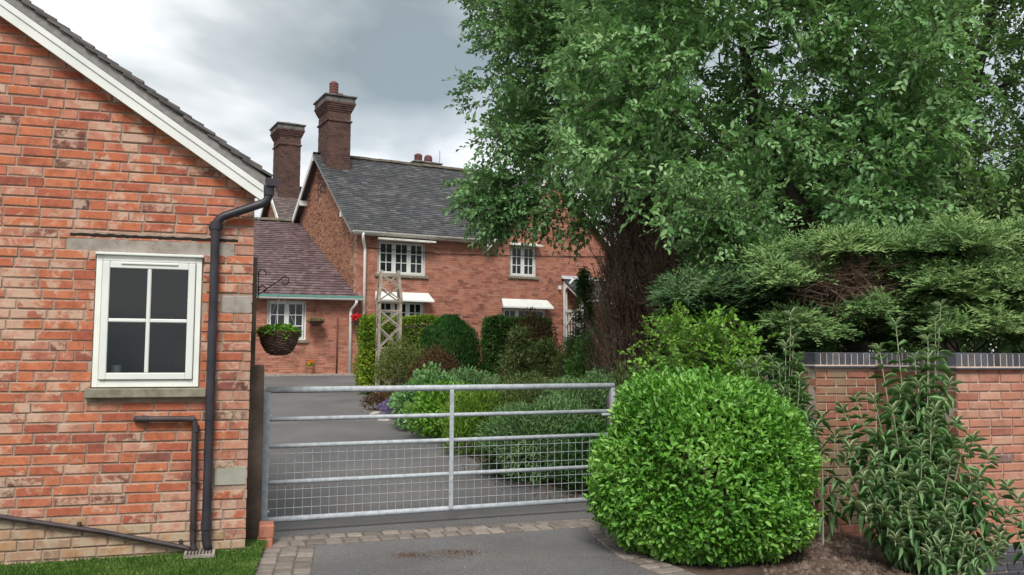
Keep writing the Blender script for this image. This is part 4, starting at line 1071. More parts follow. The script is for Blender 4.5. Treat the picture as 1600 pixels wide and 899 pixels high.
# porch
MB().add([(8.15, -.02, 4.42), (9.9, -.02, 4.42), (10.05, -1.25, 3.66), (8.15, -1.25, 3.66), (8.15, -.02, 4.36), (9.9, -.02, 4.36), (10.05, -1.25, 3.60), (8.15, -1.25, 3.60)], [(3, 2, 1, 0), (4, 5, 6, 7), (0, 4, 7, 3), (1, 2, 6, 5), (2, 3, 7, 6)]).build('porch_roof', M['slate'], fh)
pv = Vector((0, 1.23, .76)).normalized()
roof_tiles((8.12, -1.27, 3.665), (1, 0, 0), pv, 8, 9, .24, .155, .014, 1.8, 51).build('porch_slates', M['slate'], fh, kind='stuff')
MB().add([(8.05, -.003, 4.44), (9.95, -.003, 4.44), (9.95, -.19, 4.42), (8.05, -.19, 4.42), (8.05, -.003, 4.56), (9.95, -.003, 4.56), (9.95, -.03, 4.56), (8.05, -.03, 4.56)], [(0, 1, 2, 3), (3, 2, 6, 7), (0, 4, 5, 1), (0, 3, 7, 4), (1, 5, 6, 2), (4, 7, 6, 5)]).build('lead_flashing', M['lead'], fh)
pf = MB(); X_ = 8.2
pf.bar((X_, -.07, .6), (X_, -.07, 4.34), .12, .12, (0, 1, 0)); pf.bar((X_, -1.2, .6), (X_, -1.2, 3.6), .12, .12, (0, 1, 0)); pf.bar((X_, 0, 4.34), (X_, -1.25, 3.58), .13, .06, (1, 0, 0)); pf.bar((X_, -.1, 3.2), (X_, -1.2, 3.2), .1, .06, (1, 0, 0)); pf.bar((X_, -.1, 2.6), (X_, -.85, 3.2), .08, .06, (1, 0, 0))
pf.bar((X_ + 1.75, -1.2, .6), (X_ + 1.75, -1.2, 3.6), .12, .12, (0, 1, 0)); pf.bar((X_, -1.2, 3.55), (X_ + 1.8, -1.2, 3.55), .14, .08)
for q in range(6): pf.bar((X_, -.15 - q * .19, 1.5), (X_, -.15 - q * .19, 3.2), .03, .03, (0, 1, 0))
pf.build('porch_frame', M['white'], fh)
MB().box(8.78, 9.62, .15, .2, .6, 3.05).build('door', M['white_old'], fh)
# chimneys
def chimney(parent, x0, x1, y0, y1, zb, zt, pots, label=None, hgt=1.0):
    m = MB(); m.box(x0 + .012, x1 - .012, y0 + .012, y1 - .012, zb, zt - .2); c = m.build('chimney', M['mortar_chimney'], parent)
    def ring(e_, z0, z1, seed):
        for (O, X, N, w) in (((x0 - e_, y0 - e_, 0), (1, 0, 0), (0, -1, 0), x1 - x0 + 2 * e_), ((x0 - e_, y1 + e_, 0), (0, -1, 0), (-1, 0, 0), y1 - y0 + 2 * e_), ((x1 + e_, y0 - e_, 0), (0, 1, 0), (1, 0, 0), y1 - y0 + 2 * e_)):
            q = layout(z0, z1, .0755, .228, lambda z: (0, w), [], .012, .5, seed, .01)
            bj = bricks_joined(q, O, X, N, .012 + (e_ if e_ else 0), .004, seed); mm.v, n0 = mm.v + bj.v, len(mm.v); mm.f += [tuple(i + n0 for i in f) for f in bj.f]
    mm = MB(); ring(0, zb, zt - 1.08 * hgt, 1)
    ring(.045, zt - 1.08 * hgt, zt - .97 * hgt, 2); ring(0, zt - .97 * hgt, zt - .70 * hgt, 3)
    steps = 5
    for i in range(steps): ring(.03 + .03 * i, zt - (.70 - .072 * i) * hgt, zt - (.70 - .072 * (i + 1)) * hgt + .003, 4 + i)
    mm.build('brickwork', M['brick_chimney'], c, kind='stuff')
    for i in range(steps):
        e_ = .015 + .03 * i
        MB().box(x0 - e_, x1 + e_, y0 - e_, y1 + e_, zt - (.70 - .072 * i) * hgt, zt - (.70 - .072 * (i + 1)) * hgt).build('corbel', M['mortar_chimney'], c)
    cap = MB(); E1 = .15; z1 = zt - .34 * hgt
    cap.box(x0 - E1 + .02, x1 + E1 - .02, y0 - E1 + .02, y1 + E1 - .02, z1 + .001, z1 + .2, .01); cap.box(x0 - E1 - .04, x1 + E1 + .04, y0 - E1 - .04, y1 + E1 + .04, z1 + .201, z1 + .27, .015)
    a, b_, c2, d = x0 - E1 - .0, x1 + E1, y0 - E1, y1 + E1
    cap.add([(a, c2, z1 + .27), (b_, c2, z1 + .27), (b_, d, z1 + .27), (a, d, z1 + .27), (a + .4, c2 + .4, z1 + .40), (b_ - .4, c2 + .4, z1 + .40), (b_ - .4, d - .4, z1 + .40), (a + .4, d - .4, z1 + .40)], [(0, 1, 5, 4), (1, 2, 6, 5), (2, 3, 7, 6), (3, 0, 4, 7), (4, 5, 6, 7)])
    cap.build('cap', M['chimney_stone'], c)
    for px_, py_, h, r_ in pots:
        zz = z1 + .38; pr = [(r_ * .95, zz)]
        k = 5 if h > .3 else 1
        for i in range(k):
            za = zz + h * i / k; pr += [(r_ * .92, za + .01), (r_, za + h / k * .3), (r_, za + h / k * .7), (r_ * .92, za + h / k * .95)]
        pr += [(r_ * .8, zz + h + .02), (r_ * .5, zz + h + .06)]
        MB().lathe(pr, 16, (px_, py_)).build('chimney_pot', M['pot_red'], c, smooth=False)
    return c
chimney(fh, .0, .90, DEP - 1.05, DEP + .30, 7.6, 11.52, [(.36, DEP - .5, .52, .18), (.68, DEP - .3, .14, .18)])
MB().box(-.06, .98, DEP - 1.20, DEP - 1.0, 8.28, 8.46).build('lead_flashing', M['verge'], fh)

# ---- the second range behind, with two chimneys
bk = empty('rear_range', (HC.x, HC.y, 0), 'rear range of the farmhouse with brown tiled roof and its own sooty chimney', 'house', rz=HPSI)
RY0, RD, RE, RR = 2 * DEP + .2, 2.9, 7.0, 9.35
m = MB(); m.box(0, 10.3, RY0 + .01, RY0 + 2 * RD, .2, RE - .2)
m.add([(0.02, RY0, RE - .2), (0.02, RY0 + 2 * RD, RE - .2), (0.02, RY0 + RD, RR - .1), (10.3, RY0, RE - .2), (10.3, RY0 + 2 * RD, RE - .2), (10.3, RY0 + RD, RR - .1)], [(0, 2, 1), (3, 4, 5), (0, 3, 5, 2), (1, 2, 5, 4)])
bw = m.build('wall', M['mortar_house'], bk)
ps2 = (RR - RE) / RD
bricks_joined(layout(3, RR - .15, .0755, .228, lambda z: (-RY0 - 2 * RD, -RY0) if z < RE - .2 else (-RY0 - 2 * RD + (z - RE + .2) / ps2, -RY0 - (z - RE + .2) / ps2), [], .014, .14, 35, .01), (0, 0, 0), (0, -1, 0), (-1, 0, 0), jit=.004, seed=36).build('brickwork', M['brick_gable'], bw, kind='stuff')
Vr = Vector((0, RD, RR - RE)).normalized(); Pr = Vector((-.25, RY0 - .25, RE - .2)); lr = math.hypot(RD, RR - RE) + .3
m = MB(); m.add([Pr, Pr + Vector((10.6, 0, 0)), Pr + Vector((10.6, 0, 0)) + Vr * lr, Pr + Vr * lr], [(0, 1, 2, 3)])
Pr2 = Vector((-.25, RY0 + 2 * RD + .25, RE - .2)); Vr2 = Vector((0, -RD, RR - RE)).normalized(); m.add([Pr2, Pr2 + Vr2 * lr, Pr2 + Vr2 * lr + Vector((10.6, 0, 0)), Pr2 + Vector((10.6, 0, 0))], [(0, 1, 2, 3)])
br_ = m.build('roof', M['tile_brown'], bk)
roof_tiles(Pr, (1, 0, 0), Vr, 46, int(lr / .13), .23, .13, .018, 1.9, 52, jit=.012).build('tiles', M['tile_brown'], br_, kind='stuff')
roof_tiles(Pr2, (1, 0, 0), Vr2, 46, int(lr / .13), .23, .13, .018, 1.9, 53).build('tiles', M['tile_brown'], br_, kind='stuff')
for Pq, Vq in ((Pr, Vr), (Pr2, Vr2)):
    m = MB(); m.bar(Pq + Vector((-.02, 0, -.06)), Pq + Vq * lr * .97 + Vector((-.02, 0, -.06)), .04, .2, (0, 0, 1)); m.build('bargeboard', M['white_old'], bk)
MB().tube([(-.25, RY0 + RD, RR + .08), (10.3, RY0 + RD, RR + .08)], .1, 8).build('ridge_tiles', M['tile_brown'], bk)
chimney(bk, .08, 1.06, RY0 + RD - .75, RY0 + RD + .6, 8.4, 12.38, [(.6, RY0 + RD, .08, .2)])
chimney(bk, 7.0, 8.25, RY0 + RD - .4, RY0 + RD + .4, 9.0, 11.25, [(7.3, RY0 + RD, .32, .21), (7.85, RY0 + RD, .3, .21)], hgt=.6)
# aerial on the rear stack
ae = MB().tube([(8.5, RY0 + RD, 9.3), (8.5, RY0 + RD, 12.1)], .014, 5); o = ae.build('aerial_pole', M['iron'], bk)

# ================================================================ THE SINGLE-STOREY ANNEX
AC = (-5.248, 29.0); APSI = R(17)
an = empty('annex', (AC[0], AC[1], 0), 'single-storey brick annex with purple tiled roof joined to the farmhouse', 'annex', rz=APSI)
AE = 3.42; AR = 6.93; AD = 7.75
aw = [(-2.86, -1.62, 2.0, 3.28)]
m = slab(-9, .09, .2, AE, .014, .3, aw); aw_ = m.build('wall', M['mortar_house'], an)
bricks_joined(layout(.5, AE, .0755, .228, lambda z: (-9, .09), aw, .014, .15, 61, .01), jit=.006, seed=62).build('brickwork', M['brick_house'], aw_, kind='stuff')
small_window(an, *aw[0], .07, 2, 3); MB().box(-2.86, -1.62, .2, .25, 2.0, 3.28).build('curtain_lining', M['room_dark'], an)
va = Vector((0, AD, AR - AE)).normalized(); la = math.hypot(AD, AR - AE); ov = .3
Pa = Vector((-9, -ov * va.y, AE - ov * va.z + .09)); ga = .255
nu_ = int(9.3 / .3)
# the right verge runs along the farmhouse gable, which turns 11 degrees from the annex
tk = math.tan(R(11))
m = MB(); m.add([Pa, Pa + Vector((9.14, 0, 0)), Vector((.14 - AD * tk * 0 - AD * tk, AD, AR + .09)), Vector((-9, AD, AR + .09)), ], [(0, 1, 2, 3)])
m.add([(-9, AD, AR + .09), (-AD * tk + .14, AD, AR + .09), (-AD * tk - .6, AD + 4, AR - 2), (-9, AD + 4, AR - 2)], [(0, 1, 2, 3)])
ar = m.build('roof', M['tile_purple'], an)
def aclip(u, v): return -9 + u < .02 - tk * (v * va.y - ov)
roof_tiles(Pa, (1, 0, 0), va, 56, int((la + ov) / ga), .165, ga, .03, 1.6, 63, clip=aclip, jit=.012).build('tiles', M['tile_purple'], ar, kind='stuff')
for k in range(18):
    o = link_mesh('ridge_tile', rmesh, None, ar, (-9 + k * .452 + .0, AD, AR + .12)) if -9 + k * .452 < -AD * tk - .3 else None
m = MB(); m.bar((.12, -.3, AE + .02), (.12 - AD * tk, AD, AR + .16), .09, .10); m.build('verge_mortar', simple('brown_verge', [(.16, .10, .09), (.26, .18, .16)], 4, .9, .2), an)
g1 = MB(); gutter(g1, (-9, -.36, AE - .045), (.22, -.36, AE - .04)); g1.build('gutter', M['white'], an)
MB().box(-9, .22, -.315, -.30, AE - .02, AE + .05).build('gutter_edge', M['zinc_green'], an)
pipe(an, [(-.02, -.36, AE - .1), (-.02, -.34, AE - .22), (-.17, -.08, AE - .42), (-.17, -.08, .86)], .05, 'white')
pipe(an, [(-.60, -.06, 2.75), (-.60, -.06, .85)], .026, 'rust', name='rusty_pipe')
MB().box(-9, .2, -.42, -.0, .4, .895).build('kerb', M['concrete'], an)
# little things by the annex wall
A_ = Matrix.Translation((AC[0], AC[1], 0)) @ Matrix.Rotation(APSI, 4, 'Z')
def al(x, y, z): return A_ @ Vector((x, y, z))
def leafball(parent, n, rad, mat, L_, wr=.6, c=(0, 0, 0), flat=1.0, name='foliage'):
    d = rand_dirs(n); P = d * rng.uniform(.55, 1, (n, 1)) * np.array([rad, rad, rad * flat]) + np.array(c)
    V, F = leaf_geo(P, d + rng.normal(size=(n, 3)) * .5, d + [0, 0, .5] + rng.normal(size=(n, 3)) * .4, rng.uniform(.7, 1.2, n) * L_, wr)
    o = link_mesh(name, np_mesh(name, V, F, M[mat]), None, parent); o['kind'] = 'stuff'; return o
p = al(-1.46, -.30, .895); fp = empty('flower_pot', p, 'terracotta pot of orange flowers standing at the foot of the annex wall', 'flower pot')
MB().lathe([(.09, 0), (.13, .2), (.145, .2), (.145, .24), (.12, .24)], 14).build('pot', M['terracotta'], fp)
leafball(fp, 120, .12, 'leaf_bright', .07, c=(0, 0, .29), flat=.6); leafball(fp, 50, .11, 'flower_orange', .06, .9, (0, 0, .37), .5, 'flowers')
p = al(.02, -.28, 2.72); rp = empty('red_flower_basket', p, 'small basket of bright red flowers on the corner beside the white downpipe', 'flower basket')
MB().lathe([(.03, -.2), (.12, -.15), (.17, 0), (.15, 0)], 14).build('basket', M['wicker'], rp); leafball(rp, 200, .17, 'flower_red', .08, .9, (0, 0, .02), .6, 'flowers')
p = al(-1.32, -.32, 2.62); wb = empty('wall_basket', p, 'shallow green hanging basket beside the annex window', 'hanging basket')
MB().lathe([(.03, -.16), (.2, -.1), (.3, 0), (.28, 0)], 16).build('basket', M['wicker'], wb); leafball(wb, 200, .3, 'leaf_olive', .07, .5, (0, 0, .0), .25)
m = MB()
for a in (0, 120, 240): m.tube([(.28 * math.cos(R(a)), .28 * math.sin(R(a)), 0), (0, 0, .6)], .006, 4)
m.build('chain', M['iron'], wb)

# ================================================================ VEGETATION
def twig_cloud(C, rad, per, tw_len, n_leaf, leaf_len, wr, droop=.25, up=.15, outward=.7, squash=.75, fine=False, fold=.12, spread=.9, centre=None):
    """leafy twigs around clump centres C; returns leaf geometry and the twig segments"""
    C = np.asarray(C); k = len(C); rad = np.broadcast_to(np.asarray(rad, dtype=float), (k,))
    c = np.repeat(C, per, 0); r_ = np.repeat(rad, per)[:, None]; n = len(c)
    d = rand_dirs(n); d[:, 2] *= squash
    base = c + d * r_ * rng.uniform(.15, 1.0, (n, 1)) ** .6
    out = d * outward + rand_dirs(n) * .55 + np.array([0, 0, up])
    if centre is not None: out += nrm(c - np.asarray(centre)) * .35
    a = nrm(out); l = tw_len * rng.uniform(.6, 1.3, (n, 1))
    side0 = nrm(np.cross(a, rand_dirs(n)))
    i = (np.arange(n_leaf) + .5) / n_leaf
    T = i[None, :, None]
    P = base[:, None] + a[:, None] * l[:, None] * T + np.array([0, 0, -1.]) * (droop * l[:, None] * T ** 2)
    sgn = np.where(np.arange(n_leaf) % 2 == 0, 1., -1.)[None, :, None]
    sd = side0[:, None] * sgn * spread * (1 - .55 * T)
    D = a[:, None] * .75 + sd + rng.normal(size=P.shape) * .22 + np.array([0, 0, -droop * .5])
    Nn = np.cross(np.broadcast_to(a[:, None], P.shape), np.broadcast_to(side0[:, None], P.shape)); Nn *= np.sign(Nn[..., 2:3] + 1e-6); Nn = Nn + np.array([0, 0, .6]) + rng.normal(size=P.shape) * .35
    L_ = leaf_len * rng.uniform(.65, 1.2, P.shape[:2]) * (1 - .25 * T[..., 0])
    geo = leaf_geo(P.reshape(-1, 3), D.reshape(-1, 3), Nn.reshape(-1, 3), L_.ravel(), wr, fold, .12, fine)
    end = base + a * l + np.array([0, 0, -1.]) * droop * l
    return geo, (base, end)
def grow(trunk_pts, trunk_r, targets, seed=0, rt=.018):
    """trunk and limbs reaching for the targets; returns one MB per (trunk, limbs)"""
    rr = random.Random(seed); tr = MB().tube(trunk_pts, trunk_r, 10)
    nodes = []
    for i in range(len(trunk_pts) - 1):
        for s in range(4):
            t_ = s / 4; nodes.append((Vector(trunk_pts[i]).lerp(Vector(trunk_pts[i + 1]), t_), trunk_r[i] + (trunk_r[i + 1] - trunk_r[i]) * t_))
    nodes.append((Vector(trunk_pts[-1]), trunk_r[-1])); n0 = len(nodes) // 3; nodes = nodes[n0:]
    top = nodes[0][0]; lb = MB()
    for t_ in sorted([Vector(t) for t in targets], key=lambda q: (q - top).length):
        best = min(nodes, key=lambda nd: (nd[0] - t_).length + max(0, nd[0].z - t_.z) * 1.2 + (0.3 if nd[1] < .025 else 0))
        p, r0 = best; L_ = (t_ - p).length
        if L_ < .15: continue
        mid1 = p.lerp(t_, .35) + Vector((rr.uniform(-.1, .1), rr.uniform(-.1, .1), rr.uniform(0, .16))) * L_; mid2 = p.lerp(t_, .7) + Vector((rr.uniform(-.08, .08), rr.uniform(-.08, .08), rr.uniform(0, .14))) * L_
        ra = min(r0 * .75, .02 + L_ * .022); q = [p, mid1, mid2, t_]; rs = [ra, ra * .75, ra * .5, rt * .5]
        lb.tube(q, rs, 6, False)
        for a, b_ in zip(q[1:], rs[1:]): nodes.append((a, b_))
    return tr, lb
def rel(geo, loc): return geo[0] - np.array(loc)[None], geo[1]
def put(name, geo, mat, parent, kind='stuff', smooth=False):
    if parent is not None: geo = rel(geo, parent.location)
    o = link_mesh(name, np_mesh(name, geo[0], geo[1], M[mat], smooth), None, parent)
    if kind: o['kind'] = kind
    return o
def crown_points(poly, n, Y0, Y1, zmin=.3):
    pts = []
    for x, y in in_poly(poly, n):
        p = at(x, y, rng.uniform(Y0, Y1))
        if p.z > zmin: pts.append(tuple(p))
    return np.array(pts)
def tree(name, label, cat, base, trunk, tr_r, C, rad, per, tw, nl, ll, wr, mat, seed=0, droop=.25, fine=False, twigs=True, limbs=None, squash=.75, fold=.12, **kw):
    t = empty(name, base, label, cat, **kw)
    tb, lb = grow([Vector(p) - Vector(base) for p in trunk], tr_r, [Vector(c) - Vector(base) for c in (C if limbs is None else C[:limbs])], seed)
    tb.build('trunk', M['bark'], t, smooth=True); lb.build('limbs', M['bark'], t, smooth=True, kind='stuff')
    geo, (A, B) = twig_cloud(C, rad, per, tw, nl, ll, wr, droop, squash=squash, fine=fine, fold=fold, centre=trunk[-1])
    put('crown', geo, mat, t)
    if twigs: put('twigs', prisms(A, B, .006, .002), 'twig', t)
    return t
# ---- big dark tree behind, over the farmhouse roof
polyA = [(738, -60), (765, 40), (772, 95), (750, 150), (775, 205), (768, 245), (800, 248), (840, 250), (880, 275), (905, 300), (960, 290), (1010, 290), (1040, 200), (1080, 60), (1100, -260), (900, -380), (760, -250)]
b = (3.2, 19.0, gnd(3.2, 19))
C = crown_points(polyA, 600, 16.2, 21.0)
C2 = crown_points([(735, 270), (775, 272), (835, 290), (872, 320), (850, 335), (800, 360), (780, 372), (742, 352), (762, 325), (732, 298)], 26, 16.8, 17.8)
C3 = crown_points([(865, 325), (935, 320), (925, 352), (875, 350)], 5, 16.5, 17.5)
tree('broadleaf_tree', 'tall dark green broadleaf tree reaching over the farmhouse roof', 'tree', b, [(3.2, 19, 0.2), (3.1, 18.9, 2.5), (2.7, 18.7, 4.6), (2.3, 18.6, 7), (2.0, 18.5, 9.5)], [.26, .22, .19, .14, .06], np.concatenate([C, C2, C3]), .46, 20, .42, 7, .155, .58, 'leaf_dark', 1)
# ---- paler tree in front, its crown filling the upper right
polyB = [(885, 40), (878, 150), (905, 240), (930, 300), (1000, 310), (1020, 335), (1070, 345), (1100, 420), (1150, 432), (1200, 395), (1260, 350), (1330, 362), (1420, 370), (1440, 300), (1470, 180), (1480, 60), (1440, -130), (1300, -260), (1040, -240), (920, -120)]
C = crown_points(polyB, 375, 10.6, 14.2)
b = (5.1, 12.6, gnd(5.1, 12.6))
trunkB = [tuple(at(1345, 520, 12.6)), tuple(at(1318, 420, 12.5)), tuple(at(1262, 352, 12.5)), tuple(at(1215, 285, 12.6)), tuple(at(1180, 190, 12.7)), tuple(at(1160, 60, 12.8))]
trunkB[0] = (trunkB[0][0], 12.6, gnd(5, 12.6))
b = trunkB[0]
tree('leaning_tree', 'leaning tree with dark trunk and fresh green leaves above the cypress', 'tree', b, trunkB, [.24, .21, .19, .16, .12, .06], C, .36, 19, .36, 8, .125, .55, 'leaf_mid', 2, fine=True)
# ---- right-hand tree with forked trunk
polyC = [(1400, -200), (1440, 60), (1420, 200), (1440, 330), (1500, 360), (1620, 350), (1760, 330), (1900, 100), (1850, -220), (1600, -330)]
C = crown_points(polyC, 300, 12.0, 16.0)
tc = tuple(at(1462, 330, 14.2)); b = (tc[0] + .1, 14.2, gnd(tc[0], 14.2))
trunkC = [b, tc, tuple(at(1482, 215, 14.2)), tuple(at(1520, 130, 14.2)), tuple(at(1560, -20, 14.3))]
tree('forked_tree', 'deep green tree with a forked trunk at the right edge, behind the leaning tree', 'tree', b, trunkC, [.23, .19, .17, .12, .06], C, .42, 19, .42, 8, .135, .55, 'leaf_right', 3)
# ---- dark backdrop trees that close the view under the crowns
for i, (poly, Y0, Y1, n, mat, label) in enumerate([
        ([(1010, 270), (1200, 200), (1330, 240), (1340, 560), (1010, 560)], 17, 19.5, 190, 'leaf_right', 'dense dark evergreen tree in the gloom right behind the dead conifer'),
        ([(1330, 260), (1500, 300), (1640, 280), (1820, 260), (1840, 560), (1330, 560)], 16, 18.5, 230, 'leaf_right', 'dense dark evergreen tree behind the right end of the garden wall')]):
    C = crown_points(poly, n, Y0, Y1)
    cx, cy = C[:, 0].mean(), C[:, 1].mean(); b = (cx, cy, gnd(cx, cy))
    tree('evergreen_tree', label, 'tree', b, [b, (cx, cy, 2.5), (cx, cy, 4.5)], [.2, .16, .06], C, .75, 34, .5, 6, .16, .5, mat, 10 + i, twigs=False)
# ---- young willow-like sprays overlapping the front (a sapling before the dark gap)
C = crown_points([(1070, 320), (1120, 300), (1190, 340), (1230, 400), (1190, 450), (1140, 470), (1095, 440), (1075, 390)], 34, 10.4, 11.4)
b = (2.95, 11.0, gnd(2.95, 11.0))
tree('sapling', 'small pale-leaved sapling between the dead conifer and the cypress', 'tree', b, [b, (2.85, 11.0, 1.6), (2.8, 10.95, 2.6)], [.05, .04, .02], C, .3, 16, .34, 8, .085, .5, 'leaf_mid', 21, fine=True)

# ---- dead brown conifer
def dead_conifer(name, label, x, y, h, r_, n, seed, green=0):
    z0 = gnd(x, y); t = empty(name, (x, y, z0), label, 'conifer')
    g = []
    rr = random.Random(seed); m = MB()
    for k in range(9):
        a = rr.uniform(0, 6.28); q = rr.uniform(.02, .25)
        m.tube([(q * math.cos(a) * .6, q * math.sin(a) * .6, -.1), (q * math.cos(a) * 1.3, q * math.sin(a) * 1.3, h * .4), (q * math.cos(a + .3) * 2.0, q * math.sin(a + .3) * 2.0, h * rr.uniform(.75, .97))], [.03, .022, .006], 6, False)
    m.build('trunk', M['twig'], t, smooth=True)
    hh = rng.uniform(.05, 1, n) ** .9; aa = rng.uniform(0, 2 * math.pi, n); prof = np.interp(hh, [0, .08, .3, .55, .8, 1], [.5, .75, 1, .95, .65, .2]) * r_ * (1 + .22 * np.sin(aa * 3 + 1) + .12 * np.sin(aa * 7 + hh * 6))
    a = aa; q = np.sqrt(rng.uniform(.05, 1, n)) * prof
    A = np.column_stack([q * np.cos(a), q * np.sin(a), hh * h * .93]); d = nrm(np.column_stack([np.cos(a) * .28, np.sin(a) * .28, np.ones(n)]) + rng.normal(size=(n, 3)) * .16)
    l = rng.uniform(.25, .9, (n, 1)); B = A + d * l
    Vp = prisms(A, B, .0065, .002); o = link_mesh('branchlets', np_mesh('branchlets', *Vp, M['dead']), None, t); o['kind'] = 'stuff'
    k = 6; T = rng.uniform(.1, 1, (n, k, 1)); P = (A[:, None] + d[:, None] * l[:, None] * T).reshape(-1, 3)
    D = np.repeat(d, k, 0) * .8 + rng.normal(size=P.shape) * .45
    V, F = leaf_geo(P, D, rng.normal(size=P.shape), rng.uniform(.04, .10, len(P)), .14)
    o = link_mesh('dead_sprays', np_mesh('dead_sprays', V, F, M['dead']), None, t); o['kind'] = 'stuff'
    return t
p = at(1000, 560, 13.2); dead_conifer('dead_conifer', 'dead brown columnar conifer with bare upright twigs by the porch', p.x, 13.2, 3.7, .66, 3600, 1)
p = at(1055, 560, 12.4); dead_conifer('dead_conifer', 'second dead conifer, redder brown and half hidden behind the first', p.x, 12.4, 3.3, .5, 2300, 2)

# ---- feathery cypress behind the wall
def sprays(name, parent, C, rad, per, ln, mat, wr=.1, leaf=.085, nl=9, droop=.35, flat=.55, drift=(0, -.3, .22)):
    C = np.asarray(C); c = np.repeat(C, per, 0); n = len(c); d = rand_dirs(n); d[:, 2] = np.abs(d[:, 2]) * flat
    P0_ = c + d * rad * rng.uniform(.0, 1, (n, 1)); a = nrm(d + rng.normal(size=(n, 3)) * [.35, .35, .22] + np.array(drift)); l = ln * rng.uniform(.5, 1.2, (n, 1))
    T = ((np.arange(nl) + .3) / nl)[None, :, None]; P = P0_[:, None] + a[:, None] * l[:, None] * T - np.array([0, 0, 1.]) * droop * l[:, None] * T ** 2
    side = nrm(np.cross(a, np.array([[0, 0, 1.]]) + rng.normal(size=(n, 3)) * .25)); sg = np.where(np.arange(nl) % 2 == 0, 1., -1.)[None, :, None]
    D = a[:, None] * .85 + side[:, None] * sg * .65 + rng.normal(size=P.shape) * .12
    Nn = np.broadcast_to(np.array([0, -.9, .8]), P.shape) + rng.normal(size=P.shape) * .45
    L_ = leaf * (1.15 - .6 * T[..., 0]) * rng.uniform(.7, 1.2, P.shape[:2])
    put(name, leaf_geo(P.reshape(-1, 3), D.reshape(-1, 3), Nn.reshape(-1, 3), L_.ravel(), wr * 2.2, .05, .1), mat, parent)
    return P0_, P0_ + a * l
def cypress(label, poly_rows, base, seed, gap=None, mat='leaf_cypress', pads=None):
    t = empty('spreading_cypress', base, label, 'conifer'); C = []
    for q in (pads or []):
        px, py = q[0], q[1]; Yc = rng.uniform(9.5, 10.2)
        for _ in range(10): C.append(tuple(at(px + rng.normal() * 24, py + rng.normal() * 7, Yc + rng.normal() * .22)))
    for (x0, x1, y0, y1, Y0, Y1, n) in poly_rows:
        for _ in range(n):
            px, py = rng.uniform(x0, x1), rng.uniform(y0, y1)
            if gap and gap[0] < px < gap[1] and gap[2] < py < gap[3]: continue
            C.append(tuple(at(px, py, rng.uniform(Y0, Y1))))
    C = np.array(C); A, B = sprays('foliage', t, C, .20, 50, .30, mat, wr=.13)
    tb, lb = grow([(0, 0, -.1), (.1, -.2, .6), (0, -.3, 1.1)], [.12, .1, .06], [Vector(c) - Vector(base) for c in C[::2]], seed)
    tb.build('trunk', M['bark'], t, smooth=True); lb.build('limbs', M['twig'], t, smooth=True, kind='stuff')
    return t
b = tuple(at(1500, 560, 10.4)); b = (b[0], b[1], gnd(b[0], b[1]))
cypress('wide feathery green cypress with a bare brown hollow, spreading over the garden wall',
        [(1620, 1780, 370, 530, 9.6, 10.8, 40)], b, 31,
        pads=[(1232, 437), (1275, 402), (1325, 392), (1372, 400), (1418, 388), (1465, 396), (1512, 380), (1560, 396), (1600, 378), (1395, 436), (1440, 428), (1490, 446), (1540, 432), (1590, 448), (1420, 470), (1470, 486), (1525, 478), (1580, 496), (1620, 520), (1352, 494), (1262, 520), (1500, 520), (1445, 512), (1640, 420), (1650, 480)])
b = (b[0] + .3, b[1] + .9, gnd(b[0] + .3, b[1] + .9))
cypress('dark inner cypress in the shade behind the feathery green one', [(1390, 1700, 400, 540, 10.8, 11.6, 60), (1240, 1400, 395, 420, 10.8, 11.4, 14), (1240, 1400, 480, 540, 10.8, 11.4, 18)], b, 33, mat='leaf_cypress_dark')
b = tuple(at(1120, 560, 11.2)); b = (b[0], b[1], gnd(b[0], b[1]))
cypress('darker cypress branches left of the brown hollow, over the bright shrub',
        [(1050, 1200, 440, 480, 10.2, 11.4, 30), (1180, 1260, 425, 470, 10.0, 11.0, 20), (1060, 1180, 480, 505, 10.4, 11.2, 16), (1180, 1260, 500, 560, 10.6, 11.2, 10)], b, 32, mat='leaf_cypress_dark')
# bare brown twigs in the hollow
hc = at(1315, 450, 9.75); tw = empty('bare_branches', tuple(hc), 'bare reddish brown twigs in the hollow of the cypress', 'branches')
n = 520; A = np.array(hc) + rand_dirs(n) * rng.uniform(.1, .45, (n, 1)) * [1, .6, .7]; d = nrm(rng.normal(size=(n, 3)) * [1, .5, .45] + [-.4, -.2, .15]); B = A + d * rng.uniform(.12, .45, (n, 1))
M['twig_red'] = simple('reddish_dry_twig', [(.13, .075, .055), (.28, .19, .14)], 9, .9, 0)
put('twigs', join([prisms(A, B, .006, .002), prisms(B, B + nrm(d + rand_dirs(n) * .7) * .14, .003, .001)]), 'twig_red', tw)

# ---- bright green shrub between the clipped bush and the cypress
C = crown_points([(1015, 545), (1040, 510), (1090, 498), (1140, 515), (1165, 545), (1180, 600), (1150, 640), (1030, 620)], 46, 8.9, 10.0)
b = (2.0, 9.5, gnd(2.0, 9.5)); t = empty('bright_shrub', b, 'loose bright green shrub showing above the clipped bush', 'shrub')
geo, (A, B) = twig_cloud(C, .2, 15, .24, 7, .062, .72, .15, fine=True, squash=.6); put('foliage', geo, 'leaf_bright', t); put('twigs', prisms(A, B, .004, .002), 'twig', t)
tb, lb = grow([(0, 0, -.1), (0, 0, .4)], [.04, .03], [Vector(c) - Vector(b) for c in C], 5, .01); lb.build('limbs', M['twig'], t, kind='stuff')

